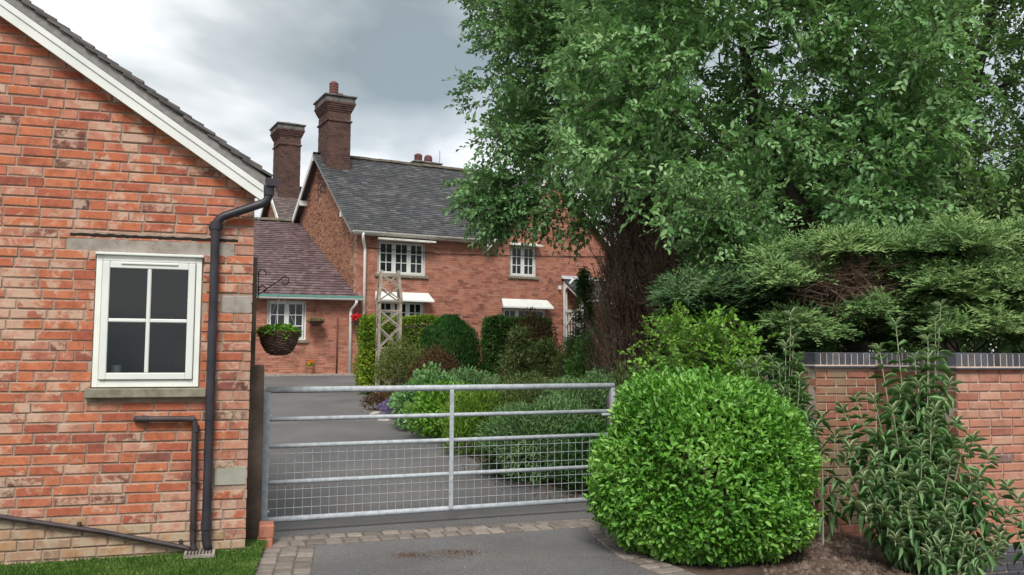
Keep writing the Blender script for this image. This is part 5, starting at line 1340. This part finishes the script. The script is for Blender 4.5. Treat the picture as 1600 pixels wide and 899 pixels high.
# ---- the clipped bush
bc = Vector((1.585, 7.32, gnd(1.585, 7.32) - .05)); bush = empty('clipped_bush', tuple(bc), 'large clipped bush with glossy bright green leaves at the right gate post', 'bush')
HX, HY, HH = .87, .78, 1.49
def bush_surface(n, shrink=1.0):
    u = rng.uniform(0, 2 * math.pi, n); v = rng.uniform(-.93, 1, n)           # v: height coordinate
    el = np.arcsin(v); e1, e2 = np.where(v > 0, .98, .6), .88
    sp = lambda a, e_: np.sign(a) * np.abs(a) ** e_
    ce = sp(np.cos(el), e1)
    x = ce * sp(np.cos(u), e2); y = ce * sp(np.sin(u), e2); z = sp(np.sin(el), .92)
    zt = .40 + z * np.where(z > 0, .60, .41)
    nx, ny, nz = x * .9, y * .9, np.sign(z) * np.abs(z) ** 1.3
    wob = 1 + .05 * np.sin(x * 5 + z * 4 + 1) + .04 * np.sin(y * 6 - x * 3) + .02 * np.sin(z * 9 + x * 7)
    lean = np.interp(zt, [0, .45, 1], [.03, .0, -.03])
    P = np.column_stack([x * HX * wob * shrink + lean, y * HY * wob * shrink, .02 + zt * HH * (wob * .5 + .5) * (shrink * .5 + .5)])
    return P, nrm(np.column_stack([nx / HX, ny / HY, nz * .8]))
n = 21000; P, Nn = bush_surface(n); P += Nn * (rng.uniform(-.09, .015, (n, 1)) + (.03 * np.sin(P[:, :1] * 13 + P[:, 2:] * 9) * np.sin(P[:, 1:2] * 11 + P[:, 2:] * 14))) + rng.normal(size=(n, 3)) * .008
D = Nn * .75 + np.array([0, 0, .45]) + rng.normal(size=(n, 3)) * .55; D[:, 2] = np.where(Nn[:, 2] < .25, D[:, 2] - .15, D[:, 2])
Nl = Nn * .8 + np.array([0, 0, .7]) + rng.normal(size=(n, 3)) * .35; Ll = rng.uniform(.038, .068, n)
cam_v = nrm(np.array([[0, 0, 1.6]]) - np.array(bc) - P); vis_ = (Nn * cam_v).sum(1) > .35
idx = rng.permutation(np.where(vis_)[0])[:300]
keep = np.ones(n, bool); keep[idx] = False
V, F = leaf_geo(P[keep], D[keep], Nl[keep], Ll[keep], .50, .12, .12, True); o = link_mesh('leaves', np_mesh('leaves', V, F, M['leaf_laurel']), None, bush); o['kind'] = 'stuff'
def leaf_objects(parent, P, D, N, Ls, wr, mat, name='leaf', fold=.12, droop=.12, fine=True):
    V, F = leaf_geo(np.zeros((1, 3)), np.array([[1., 0, 0]]), np.array([[0, 0, 1.]]), [1.0], wr, fold, droop, fine); me = np_mesh(name, V, F, M[mat])
    for p_, d_, n_, l_ in zip(P, D, N, Ls):
        d_ = Vector(d_).normalized(); s_ = Vector(n_).cross(d_).normalized(); k_ = d_.cross(s_)
        o = bpy.data.objects.new(name, me); COL.objects.link(o); o.parent = parent
        o.matrix_local = Matrix.Translation(Vector(p_)) @ Matrix((d_, s_, k_)).transposed().to_4x4() @ Matrix.Scale(float(l_), 4)
leaf_objects(bush, P[idx] + Nn[idx] * .012, D[idx], Nl[idx], Ll[idx] * 1.08, .5, 'leaf_laurel')
n = 12000; P, Nn = bush_surface(n, .88); V, F = leaf_geo(P, Nn + rng.normal(size=(n, 3)) * .6, Nn + rng.normal(size=(n, 3)) * .4, rng.uniform(.05, .08, n), .6); o = link_mesh('inner_leaves', np_mesh('inner_leaves', V, F, M['leaf_laurel']), None, bush); o['kind'] = 'stuff'
k = 170; Ps, Ns = bush_surface(k, 1.0); Ps, Ns = Ps[Ps[:, 2] > .35], Ns[Ps[:, 2] > .35]; k = len(Ps)
ax = nrm(Ns * .7 + [0, 0, .6] + rng.normal(size=(k, 3)) * .3); ls = rng.uniform(.05, .13, (k, 1)); Tq = ((np.arange(8) + .6) / 8)[None, :, None]
Pq = Ps[:, None] + ax[:, None] * ls[:, None] * Tq; ag = np.arange(8) * 2.4; u_ = nrm(np.cross(ax, rand_dirs(k))); v_ = np.cross(ax, u_)
Dq = ax[:, None] * (.4 + .8 * Tq) + u_[:, None] * np.cos(ag)[None, :, None] + v_[:, None] * np.sin(ag)[None, :, None]
V, F = leaf_geo(Pq.reshape(-1, 3), Dq.reshape(-1, 3), np.repeat(ax, 8, 0) + rng.normal(size=(k * 8, 3)) * .2, rng.uniform(.03, .055, k * 8), .5, .12, .12, True); o = link_mesh('young_shoots', np_mesh('young_shoots', V, F, M['leaf_laurel']), None, bush); o['kind'] = 'stuff'
m = MB()
for k in range(26):
    a = random.uniform(0, 6.28); q = random.uniform(.3, .9); m.tube([(.08 * math.cos(a), .08 * math.sin(a), -.05), (q * HX * .5 * math.cos(a), q * HY * .5 * math.sin(a), .45), (q * HX * .85 * math.cos(a), q * HY * .85 * math.sin(a), random.uniform(.6, 1.2))], [.016, .012, .004], 5, False)
m.build('stems', M['twig'], bush)

# ---- buddleias
def buddleia(label, base, tips, per_side=0, leaf=.15, seed=0, share=300, nodes=.085):
    rr = random.Random(seed); b = Vector(base); t = empty('buddleia', tuple(b), label, 'shrub'); st = MB(); P, D, N, Ls = [], [], [], []; PY, DY, NY, LY = [], [], [], []
    def stem(p0, p1, r0, first):
        bow = Vector((p1.x - p0.x, p1.y - p0.y, 0)) * .22; mid = p0.lerp(p1, .5) + bow * .6 + Vector((0, 0, .03)); n = 14; pts = []
        for i in range(n + 1):
            s = i / n; pts.append(p0 * (1 - s) ** 2 + mid * 2 * s * (1 - s) + p1 * s * s)
        st.tube(pts, [r0 * (1 - .75 * i / n) for i in range(n + 1)], 5, False)
        L_ = sum((pts[i + 1] - pts[i]).length for i in range(n)); k = max(3, int(L_ / nodes)); ang = rr.uniform(0, 3.14)
        for j in range(k):
            s = first + (1 - first) * (j + .5) / k; i = min(n - 1, int(s * n)); p = pts[i].lerp(pts[i + 1], s * n - i); ax = (pts[i + 1] - pts[i]).normalized()
            ang += math.pi / 2 + rr.uniform(-.3, .3); u = ax.cross(Vector((.3, 1, .2))).normalized(); v = ax.cross(u); near_tip = (1 - s)
            for sg in (0, math.pi):
                dr = u * math.cos(ang + sg) + v * math.sin(ang + sg); droop_ = min(1, near_tip * 3.2)
                d = dr * 1.0 + ax * (.9 * (1 - droop_) + .25) + Vector((0, 0, -.85)) * droop_ * rr.uniform(.5, 1.1); l = leaf * rr.uniform(.7, 1.15) * (.45 + .55 * min(1, near_tip * 4))
                P.append(p); D.append(d); N.append(Vector((0, 0, 1)) + dr * .5 + Vector((rr.uniform(-.3, .3), rr.uniform(-.3, .3), 0))); Ls.append(l)
        for q in range(9):
            a = q * 2.4; up_ = 1.3 - .17 * q; PY.append(pts[-1] - Vector((0, 0, .006 * q))); DY.append(Vector((math.cos(a) * .7, math.sin(a) * .7, up_))); NY.append(Vector((-math.cos(a) * .4, -math.sin(a) * .4, 1))); LY.append(leaf * rr.uniform(.35, .75))
    for tip in tips:
        p1 = Vector(tip) - b; stem(Vector((rr.uniform(-.06, .06), rr.uniform(-.06, .06), -.05)), p1, .011, .22)
        for _ in range(per_side):
            s = rr.uniform(.28, .66); q0 = p1 * s + Vector((0, 0, .02)); out = Vector((rr.uniform(-1, 1), rr.uniform(-1, .5), rr.uniform(.35, 1.3))).normalized() * rr.uniform(.18, .38); stem(q0, q0 + out, .005, .15)
    st.build('stems', M['stem_pale'], t)
    P, D, N, Ls = np.array(P), np.array(D), np.array(N), np.array(Ls); idx = rng.permutation(len(P)); f, r_ = idx[:share], idx[share:]
    leaf_objects(t, P[f], D[f], N[f], Ls[f], .27, 'leaf_buddleia', droop=.42, fold=.08)
    if len(r_):
        V, F = leaf_geo(P[r_], nrm(D[r_]), N[r_], Ls[r_], .27, .08, .42, True); o = link_mesh('leaves', np_mesh('leaves', V, F, M['leaf_buddleia']), None, t); o['kind'] = 'stuff'
    V, F = leaf_geo(np.array(PY), np.array(DY), np.array(NY), np.array(LY), .17, .1, .35, True); o = link_mesh('young_leaves', np_mesh('young_leaves', V, F, M['leaf_young']), None, t); o['kind'] = 'stuff'
    return t
def g3(px, py, Y): p = at(px, py, Y); return (p.x, p.y, gnd(p.x, p.y))
tipsM = [(1470, 478, 7.1), (1400, 508, 7.2), (1374, 545, 7.2), (1430, 560, 7.1), (1338, 622, 7.2), (1318, 640, 7.3), (1366, 625, 7.0), (1395, 640, 6.9), (1412, 668, 6.9), (1452, 600, 7.0), (1462, 640, 6.9), (1545, 712, 6.75), (1520, 685, 6.8), (1328, 700, 6.9), (1322, 765, 6.85), (1368, 715, 6.7), (1400, 740, 6.6), (1440, 700, 6.6), (1485, 720, 6.6), (1530, 745, 6.6), (1552, 790, 6.55), (1420, 790, 6.5), (1478, 800, 6.5), (1380, 790, 6.6), (1350, 745, 6.7), (1455, 650, 6.8), (1452, 560, 7.0), (1505, 695, 6.8), (1450, 530, 7.0), (1462, 500, 7.1), (1575, 760, 6.6), (1560, 830, 6.6), (1400, 840, 6.6), (1500, 850, 6.5), (1355, 800, 6.7)]
buddleia('tall bushy buddleia with long drooping leaves in front of the garden wall', g3(1440, 858, 7.0), [tuple(at(*q)) for q in tipsM], 3, .155, 3, nodes=.09)
tipsL = [(1236, 492, 7.9), (1160, 572, 7.9), (1183, 568, 8.0), (1206, 560, 7.9), (1218, 574, 7.8), (1246, 560, 7.9), (1255, 610, 7.8), (1225, 610, 7.7), (1190, 620, 7.8), (1262, 645, 7.8), (1240, 530, 7.9), (1228, 540, 7.8), (1250, 590, 7.7), (1236, 640, 7.7), (1170, 600, 7.8), (1243, 670, 7.6)]
buddleia('slender buddleia stems rising between the clipped bush and the wall end', g3(1225, 775, 7.95), [tuple(at(*q)) for q in tipsL], 2, .16, 4)
buddleia('low buddleia seedling sprawling at the foot of the tall one', g3(1490, 895, 6.55), [tuple(at(*q)) for q in [(1508, 840, 6.4), (1470, 850, 6.4), (1540, 870, 6.4), (1450, 868, 6.45), (1525, 850, 6.5)]], 1, .125, 5)
buddleia('broad-leaved young buddleia shoot against the left part of the wall', g3(1290, 790, 7.6), [tuple(at(*q)) for q in [(1305, 680, 7.7), (1285, 700, 7.6), (1322, 715, 7.7)]], 0, .17, 6, nodes=.16)
buddleia('few dark leaves poking in at the right edge of the photo', g3(1640, 860, 6.4), [tuple(at(*q)) for q in [(1578, 798, 6.4), (1592, 780, 6.4), (1600, 820, 6.4)]], 0, .12, 7)
# cut sticks leaning at the wall end
st_ = empty('bamboo_sticks', g3(1285, 800, 7.75), 'bare brown cut sticks leaning at the left end of the garden wall', 'sticks'); o0 = Vector(st_.location)
for (a, b_, r_) in (((1262, 652, 7.8), (1280, 745, 7.7), .016), ((1258, 680, 7.8), (1272, 790, 7.6), .010), ((1264, 654, 7.8), (1268, 700, 7.8), .008), ((1325, 735, 7.2), (1345, 780, 7.1), .012)):
    MB().tube([at(*a) - o0, at(*b_) - o0], [r_, r_ * .8], 7).build('stick', M['twig_red'], st_)

# ---- the bed behind the gate: hedges and shrubs
def box_hedge(label, x0, x1, y0, y1, h, mat, n, leaf, rz=0.0, cat='hedge', wr=.55, round_=.1, name='clipped_hedge'):
    cx, cy = (x0 + x1) / 2, (y0 + y1) / 2; t = empty(name, (cx, cy, gnd(cx, cy)), label, cat, rz=rz); hx_, hy_ = abs(x1 - x0) / 2, (y1 - y0) / 2
    P = rng.uniform(-1, 1, (n, 3)); ax = rng.choice(3, n, p=[.3, .42, .28]); sg = rng.choice([-1., 1.], n); P[np.arange(n), ax] = sg; P[:, 2] = np.where(ax == 2, 1, P[:, 2])
    Nn = np.zeros((n, 3)); Nn[np.arange(n), ax] = sg; Nn[ax == 2] = (0, 0, 1)
    wob = rng.uniform(.86, 1.03, (n, 1)) * (1 + .03 * np.sin(P[:, :1] * 7 + P[:, 2:] * 5)); Pw = P * [hx_, hy_, h / 2] * wob + [0, 0, h / 2]
    V, F = leaf_geo(Pw, Nn + [0, 0, .4] + rng.normal(size=(n, 3)) * .6, Nn + [0, 0, .5] + rng.normal(size=(n, 3)) * .4, rng.uniform(.7, 1.25, n) * leaf, wr)
    o = link_mesh('foliage', np_mesh('foliage', V, F, M[mat]), None, t); o['kind'] = 'stuff'
    m = MB().box(-hx_ * .88, hx_ * .88, -hy_ * .8, hy_ * .8, .05, h * .9); m.build('inner_twigs', M['bark'], t)
    return t
def shrub(label, px, pyb, Y, w, h, mat, n, leaf, wr=.5, cat='shrub', name='garden_shrub', d=None, top=.5, fine=False, upward=.3, group=None, inner='bark', shell=.55, lump=.22, z=None):
    p = at(px, pyb, Y); z0 = gnd(p.x, Y) if z is None else z; t = empty(name, (p.x, Y, z0), label, cat, group); d = d or w
    k = rng.integers(0, 14, n); cd = rand_dirs(14); cd[:, 2] = np.abs(cd[:, 2]); cr = rng.uniform(.8, 1.12, 14)
    u = rand_dirs(n); u[:, 2] = np.abs(u[:, 2]) * np.sign(rng.uniform(-.25, 1, n)); 
    bumpf = 1 + lump * (np.max((u @ cd.T) ** 6 * cr[None], 1) - .5)
    P = u * rng.uniform(shell, 1, (n, 1)) * bumpf[:, None]; zz = P[:, 2]; P = np.column_stack([P[:, 0] * w / 2, P[:, 1] * d / 2, h * (.38 + zz * np.where(zz > 0, .62, .42))]); P[:, 2] = np.maximum(P[:, 2], .02)
    D = u * .9 + [0, 0, upward] + rng.normal(size=(n, 3)) * .45
    V, F = leaf_geo(P, D, u + [0, 0, .7] + rng.normal(size=(n, 3)) * .4, rng.uniform(.65, 1.25, n) * leaf, wr, fine=fine)
    o = link_mesh('foliage', np_mesh('foliage', V, F, M[mat]), None, t); o['kind'] = 'stuff'
    m = MB()
    for q in range(14):
        a = random.uniform(0, 6.28); e_ = random.uniform(.2, .8); m.tube([(.03 * math.cos(a), .03 * math.sin(a), -.05), (e_ * w / 2 * .5 * math.cos(a), e_ * d / 2 * .5 * math.sin(a), h * .4), (e_ * w / 2 * math.cos(a), e_ * d / 2 * math.sin(a), h * .8)], [.014, .01, .003], 5, False)
    m.build('stems', M['twig'], t); return t
# golden and green clipped privet hedge
a = at(566, 600, 24.6); b_ = at(702, 600, 24.6)
box_hedge('clipped golden-green privet hedge in front of the farmhouse', a.x, b_.x, 24.0, 25.2, 1.9, 'leaf_golden', 24000, .07)
a = at(570, 600, 22.4); b_ = at(588, 600, 22.4); box_hedge('yellow-green end of hedge beside the drive, left of the trellis obelisk', a.x, b_.x + .1, 21.6, 24.0, 1.88, 'leaf_golden', 10000, .07)
a = at(757, 600, 24); b_ = at(858, 600, 24); box_hedge('dark green clipped laurel hedge under the second ground floor window', a.x, b_.x, 23.4, 24.6, 1.88, 'leaf_hedge', 20000, .085)
shrub('pale yellow variegated shrub at the drive edge', 573, 600, 23.5, .7, 1.1, 'leaf_golden', 2500, .06)
shrub('olive green rounded shrub at the foot of the trellis obelisk', 622, 600, 19.6, 1.1, 1.45, 'leaf_olive', 7000, .05)
shrub('brown-centred rounded shrub right of the olive shrub', 680, 600, 19.2, 1.15, 1.3, 'leaf_brown', 6500, .05)
shrub('yellow-green topped shrub behind the brown-centred one', 652, 600, 20.6, 1.0, 1.25, 'leaf_olive', 4500, .05)
def thuja(label, px, Y, w, h, mat, n, leaf=.09):
    p = at(px, 600, Y); t = empty('thuja', (p.x, Y, gnd(p.x, Y)), label, 'conifer'); hh_ = rng.uniform(.0, 1, n) ** .85; prof = np.interp(hh_, [0, .15, .5, .8, 1], [.9, 1, .95, .74, .15]) * w / 2
    a = rng.uniform(0, 6.283, n); q = prof * rng.uniform(.72, 1.05, n) * (1 + .1 * np.sin(a * 7 + hh_ * 3)); P = np.column_stack([q * np.cos(a), q * np.sin(a), hh_ * h])
    D = np.column_stack([np.cos(a) * .45, np.sin(a) * .45, np.ones(n)]) + rng.normal(size=(n, 3)) * .25; V, F = leaf_geo(P, D, np.column_stack([np.cos(a), np.sin(a), np.full(n, .3)]) + rng.normal(size=(n, 3)) * .4, rng.uniform(.6, 1.2, n) * leaf, .3)
    o = link_mesh('foliage', np_mesh('foliage', V, F, M[mat]), None, t); o['kind'] = 'stuff'; MB().tube([(0, 0, -.1), (0, 0, h * .85)], [.09, .02], 8).build('trunk', M['bark'], t)
    m = MB().lathe([(w * .3, .02), (w * .36, h * .3), (w * .28, h * .6), (.05, h * .88)], 14); m.build('inner_twigs', M['bark'], t); return t
thuja('dark green rounded thuja at the right end of the golden hedge', 702, 21.5, 1.6, 1.95, 'leaf_thuja', 18000)
def sparse_conifer(label, px, Y, w, h, mat, n, name='young_conifer', lean=0, pyb=600):
    p = at(px, pyb, Y); t = empty(name, (p.x, Y, gnd(p.x, Y)), label, 'conifer'); MB().tube([(0, 0, -.1), (lean * .5, 0, h * .5), (lean, 0, h * .97)], [.04, .028, .006], 7).build('trunk', M['twig'], t); rr = random.Random(int(px)); A, B = [], []
    for k in range(n):
        s = rr.uniform(.06, .97); a = rr.uniform(0, 6.283); l = w / 2 * (1.05 - s) * rr.uniform(.6, 1.1) + .06; A.append((lean * s, 0, s * h)); B.append((lean * s + l * math.cos(a), l * math.sin(a), s * h + l * rr.uniform(.0, .35)))
    A, B = np.array(A), np.array(B); put_ = prisms(A, B, .008, .003); o = link_mesh('branches', np_mesh('branches', *put_, M['twig']), None, t); o['kind'] = 'stuff'
    k = 26; T = rng.uniform(.25, 1.05, (n, k, 1)); P = (A[:, None] + (B - A)[:, None] * T + rng.normal(size=(n, k, 3)) * .05); D = (B - A)[:, None] * [[1, 1, 1]] * 1.2 + rng.normal(size=P.shape) * .22
    V, F = leaf_geo(P.reshape(-1, 3), D.reshape(-1, 3), rng.normal(size=(n * k, 3)) * .5 + [0, 0, 1], rng.uniform(.05, .12, n * k), .16); o = link_mesh('foliage', np_mesh('foliage', V, F, M[mat]), None, t); o['kind'] = 'stuff'; return t
sparse_conifer('thin young conifer with a bare pale stem in front of the laurel hedge', 812, 16.5, 1.3, 1.75, 'leaf_conifer', 210)
sparse_conifer('ragged brown-green conifer right of the thin young one', 850, 17.2, 1.5, 1.5, 'leaf_conifer', 210)
sparse_conifer('dark green climbing conifer in front of the white porch', 914, 19.5, .95, 3.1, 'leaf_thuja', 260)
sparse_conifer('olive conifer between the porch and the dead conifer', 900, 15.5, 1.6, 1.6, 'leaf_conifer', 230)
shrub('dark shadowy shrub at the left of the dead conifer', 930, 600, 15.0, 1.1, 1.7, 'leaf_hedge', 4000, .07)
shrub('brownish yew-like mass in front of the laurel hedge', 833, 600, 18.5, 1.2, 2.1, 'leaf_brown', 5200, .06)
shrub('mid green leafy plant by the drive, behind the purple flowers', 668, 640, 15.2, 1.25, 1.0, 'leaf_mid', 6500, .075, .6, lump=.4)
shrub('bright green leafy plant nearest the middle of the gate', 700, 660, 13.9, 1.2, .85, 'leaf_bright', 4200, .07, .6, lump=.4)
shrub('lime green feathery perennial behind the gate upright', 758, 650, 12.9, 1.2, .95, 'leaf_lime', 7500, .06, .3, upward=.9, lump=.4)
shrub('low lime green mound at the edge of the drive', 728, 680, 12.4, .7, .5, 'leaf_lime', 2600, .05, .35, upward=.8, lump=.4)
shrub('grey-green perennial clump behind the lime green one', 730, 600, 16.0, 1.3, .95, 'leaf_juniper', 5200, .07, .4, upward=.7, lump=.4)
shrub('blue-green juniper sprawling over the bed beside the gate end', 850, 700, 10.6, 1.35, .98, 'leaf_juniper', 20000, .058, .22, upward=.25, lump=.5, name='spreading_juniper', cat='conifer')
shrub('darker juniper lobe low behind the wire mesh', 812, 740, 10.9, .9, .6, 'leaf_thuja', 7000, .07, .22, upward=.25, lump=.5, name='spreading_juniper', cat='conifer')
shrub('olive juniper lobe under the right end of the gate rail', 915, 680, 11.4, 1.25, 1.2, 'leaf_juniper', 15000, .058, .22, upward=.3, lump=.5, name='spreading_juniper', cat='conifer')
shrub('grey-green juniper spreading in front of the dead conifer', 850, 620, 13.2, 1.8, 1.05, 'leaf_conifer', 16000, .06, .22, upward=.4, lump=.5, name='spreading_juniper', cat='conifer')
shrub('yellowish conifer tuft right above the gate end', 985, 620, 11.8, .75, 1.25, 'leaf_conifer', 4200, .08, .22, upward=.6, lump=.5, name='spreading_juniper', cat='conifer')
shrub('small dark green juniper beside the stone gatepost', 930, 740, 9.9, .8, .7, 'leaf_thuja', 5000, .07, .25, upward=.3, lump=.5, name='spreading_juniper', cat='conifer')
t = shrub('low mound of purple flowers at the edge of the drive', 617, 640, 17.2, .62, .36, 'flower_purple', 2200, .035, .5, cat='flowers', name='purple_flowers', upward=.9)
shrub('rough dark undergrowth at the left foot of the bed', 600, 620, 18.0, .9, .4, 'leaf_brown', 1800, .05)
shrub('deep green undergrowth filling the gap right of the bright shrub', 1215, 600, 9.6, 1.2, 1.0, 'leaf_hedge', 5000, .08)
shrub('dark undergrowth behind the garden wall under the cypress', 1330, 560, 10.8, 2.4, 1.5, 'leaf_right', 8000, .09)
shrub('dark undergrowth further right behind the garden wall', 1560, 560, 10.8, 2.4, 1.5, 'leaf_right', 8000, .09)
# pale stones at the drive edge and a pale trough under the hedge
M['stone_lt'] = simple('pale_stone', [(.30, .28, .26), (.45, .43, .41)], 6, .9, .5)
def stone(label, px, py, Y, sx, sy, sz, mat='stone_lt'):
    p = at(px, py, Y); m = MB(); n = 9; vs = []; rr = random.Random(int(px * 3 + py))
    prof = [(.8, -.2), (1.0, .15), (.92, .6), (.6, .92), (.2, 1.0)]
    for r_, z in prof:
        for k in range(n): a = 2 * math.pi * k / n; w_ = r_ * (1 + rr.uniform(-.12, .12)); vs.append((sx * w_ * math.cos(a), sy * w_ * math.sin(a), sz * z))
    m.add(vs, [(i * n + k, i * n + (k + 1) % n, (i + 1) * n + (k + 1) % n, (i + 1) * n + k) for i in range(4) for k in range(n)] + [tuple(4 * n + k for k in range(n))])
    return tag(m.build('edging_stone', M[mat], loc=(p.x, Y, gnd(p.x, Y))), label, 'stone')
stone('flat pale stone left of the purple flowers at the drive edge', 592, 632, 17.4, .2, .14, .07); stone('small pale stone nearer the gate at the bed edge', 600, 645, 16.4, .12, .1, .05); stone('dark flat stone beside the drive, left of the purple flowers', 576, 628, 17.8, .16, .1, .05, 'chimney_stone')
tr_ = MB(); tr_.box(-.42, .42, -.2, .2, 0, .12, .015); tr_.box(-.3, -.18, -.12, .12, -.3, 0); tr_.box(.18, .3, -.12, .12, -.3, 0)
p = at(752, 592, 22); o = tr_.build('stone_bench', M['stone_lt'], loc=(p.x, 22, gnd(p.x, 22) + .3)); tag(o, 'pale stone garden bench in the gap between the two hedges', 'bench')

# ---- trellis obelisk
p = at(606, 600, 20.8); oz = gnd(p.x, 20.8); ob2 = empty('trellis_obelisk', (p.x, 20.8, oz), 'grey weathered wooden trellis obelisk standing in front of the golden hedge', 'obelisk', rz=R(14))
H1, H2 = 2.42 - .0, 3.06; hw_, hd_ = .25, .26; tw_, td_ = .20, .12
zb = 2.34
for sx in (-1, 1):
    for sy in (-1, 1):
        MB().bar((sx * hw_, sy * hd_, -.1), (sx * hw_, sy * hd_, zb), .06, .06, (0, 1, 0)).build('leg', M['wood_grey'], ob2)
        MB().bar((sx * (hw_ + .02), sy * (hd_ + .02), zb - .06), (sx * tw_, sy * td_, H2), .065, .065, (0, 1, 0)).build('leg', M['wood_grey'], ob2)
def panel(P0_, P1_, z0, z1, w1, m):
    pass
lat = []
for sy in (-1, 1):
    for z, hw2, hd2 in ((zb - .25, hw_, hd_), (zb - .02, hw_, hd_), (H2 - .09, tw_, td_), (1.2, hw_, hd_)):
        lat.append(((-hw2, sy * (hd2 + .012), z), (hw2, sy * (hd2 + .012), z)))
    f = lambda z: (hw_ + (tw_ - hw_) * (z - zb) / (H2 - zb), hd_ + (td_ - hd_) * (z - zb) / (H2 - zb)) if z > zb else (hw_, hd_)
    for z0, z1 in ((zb, zb + .33), (zb + .33, H2 - .1), (1.7, zb - .25), (1.2, 1.7), (.6, 1.2), (.1, .6)):
        (a0, d0), (a1, d1) = f(z0), f(z1); lat += [((-a0, sy * (d0 + .01), z0), (a1, sy * (d1 + .01), z1)), ((a0, sy * (d0 + .022), z0), (-a1, sy * (d1 + .022), z1))]
for sx in (-1, 1):
    for z, hw2, hd2 in ((zb - .25, hw_, hd_), (zb - .02, hw_, hd_), (H2 - .09, tw_, td_), (1.2, hw_, hd_)): lat.append(((sx * (hw2 + .01), -hd2, z), (sx * (hw2 + .01), hd2, z)))
    for z0, z1 in ((zb, zb + .33), (zb + .33, H2 - .1), (1.7, zb - .25), (1.2, 1.7), (.6, 1.2)):
        (a0, d0), (a1, d1) = f(z0), f(z1); lat += [((sx * (a0 + .01), -d0, z0), (sx * (a1 + .01), d1, z1)), ((sx * (a0 + .022), d0, z0), (sx * (a1 + .022), -d1, z1))]
for a, b_ in lat: MB().bar(a, b_, .035, .014, (0, 1, 0) if abs(a[0] - b_[0]) > .05 else (1, 0, 0)).build('lattice_bar', M['wood_grey'], ob2)
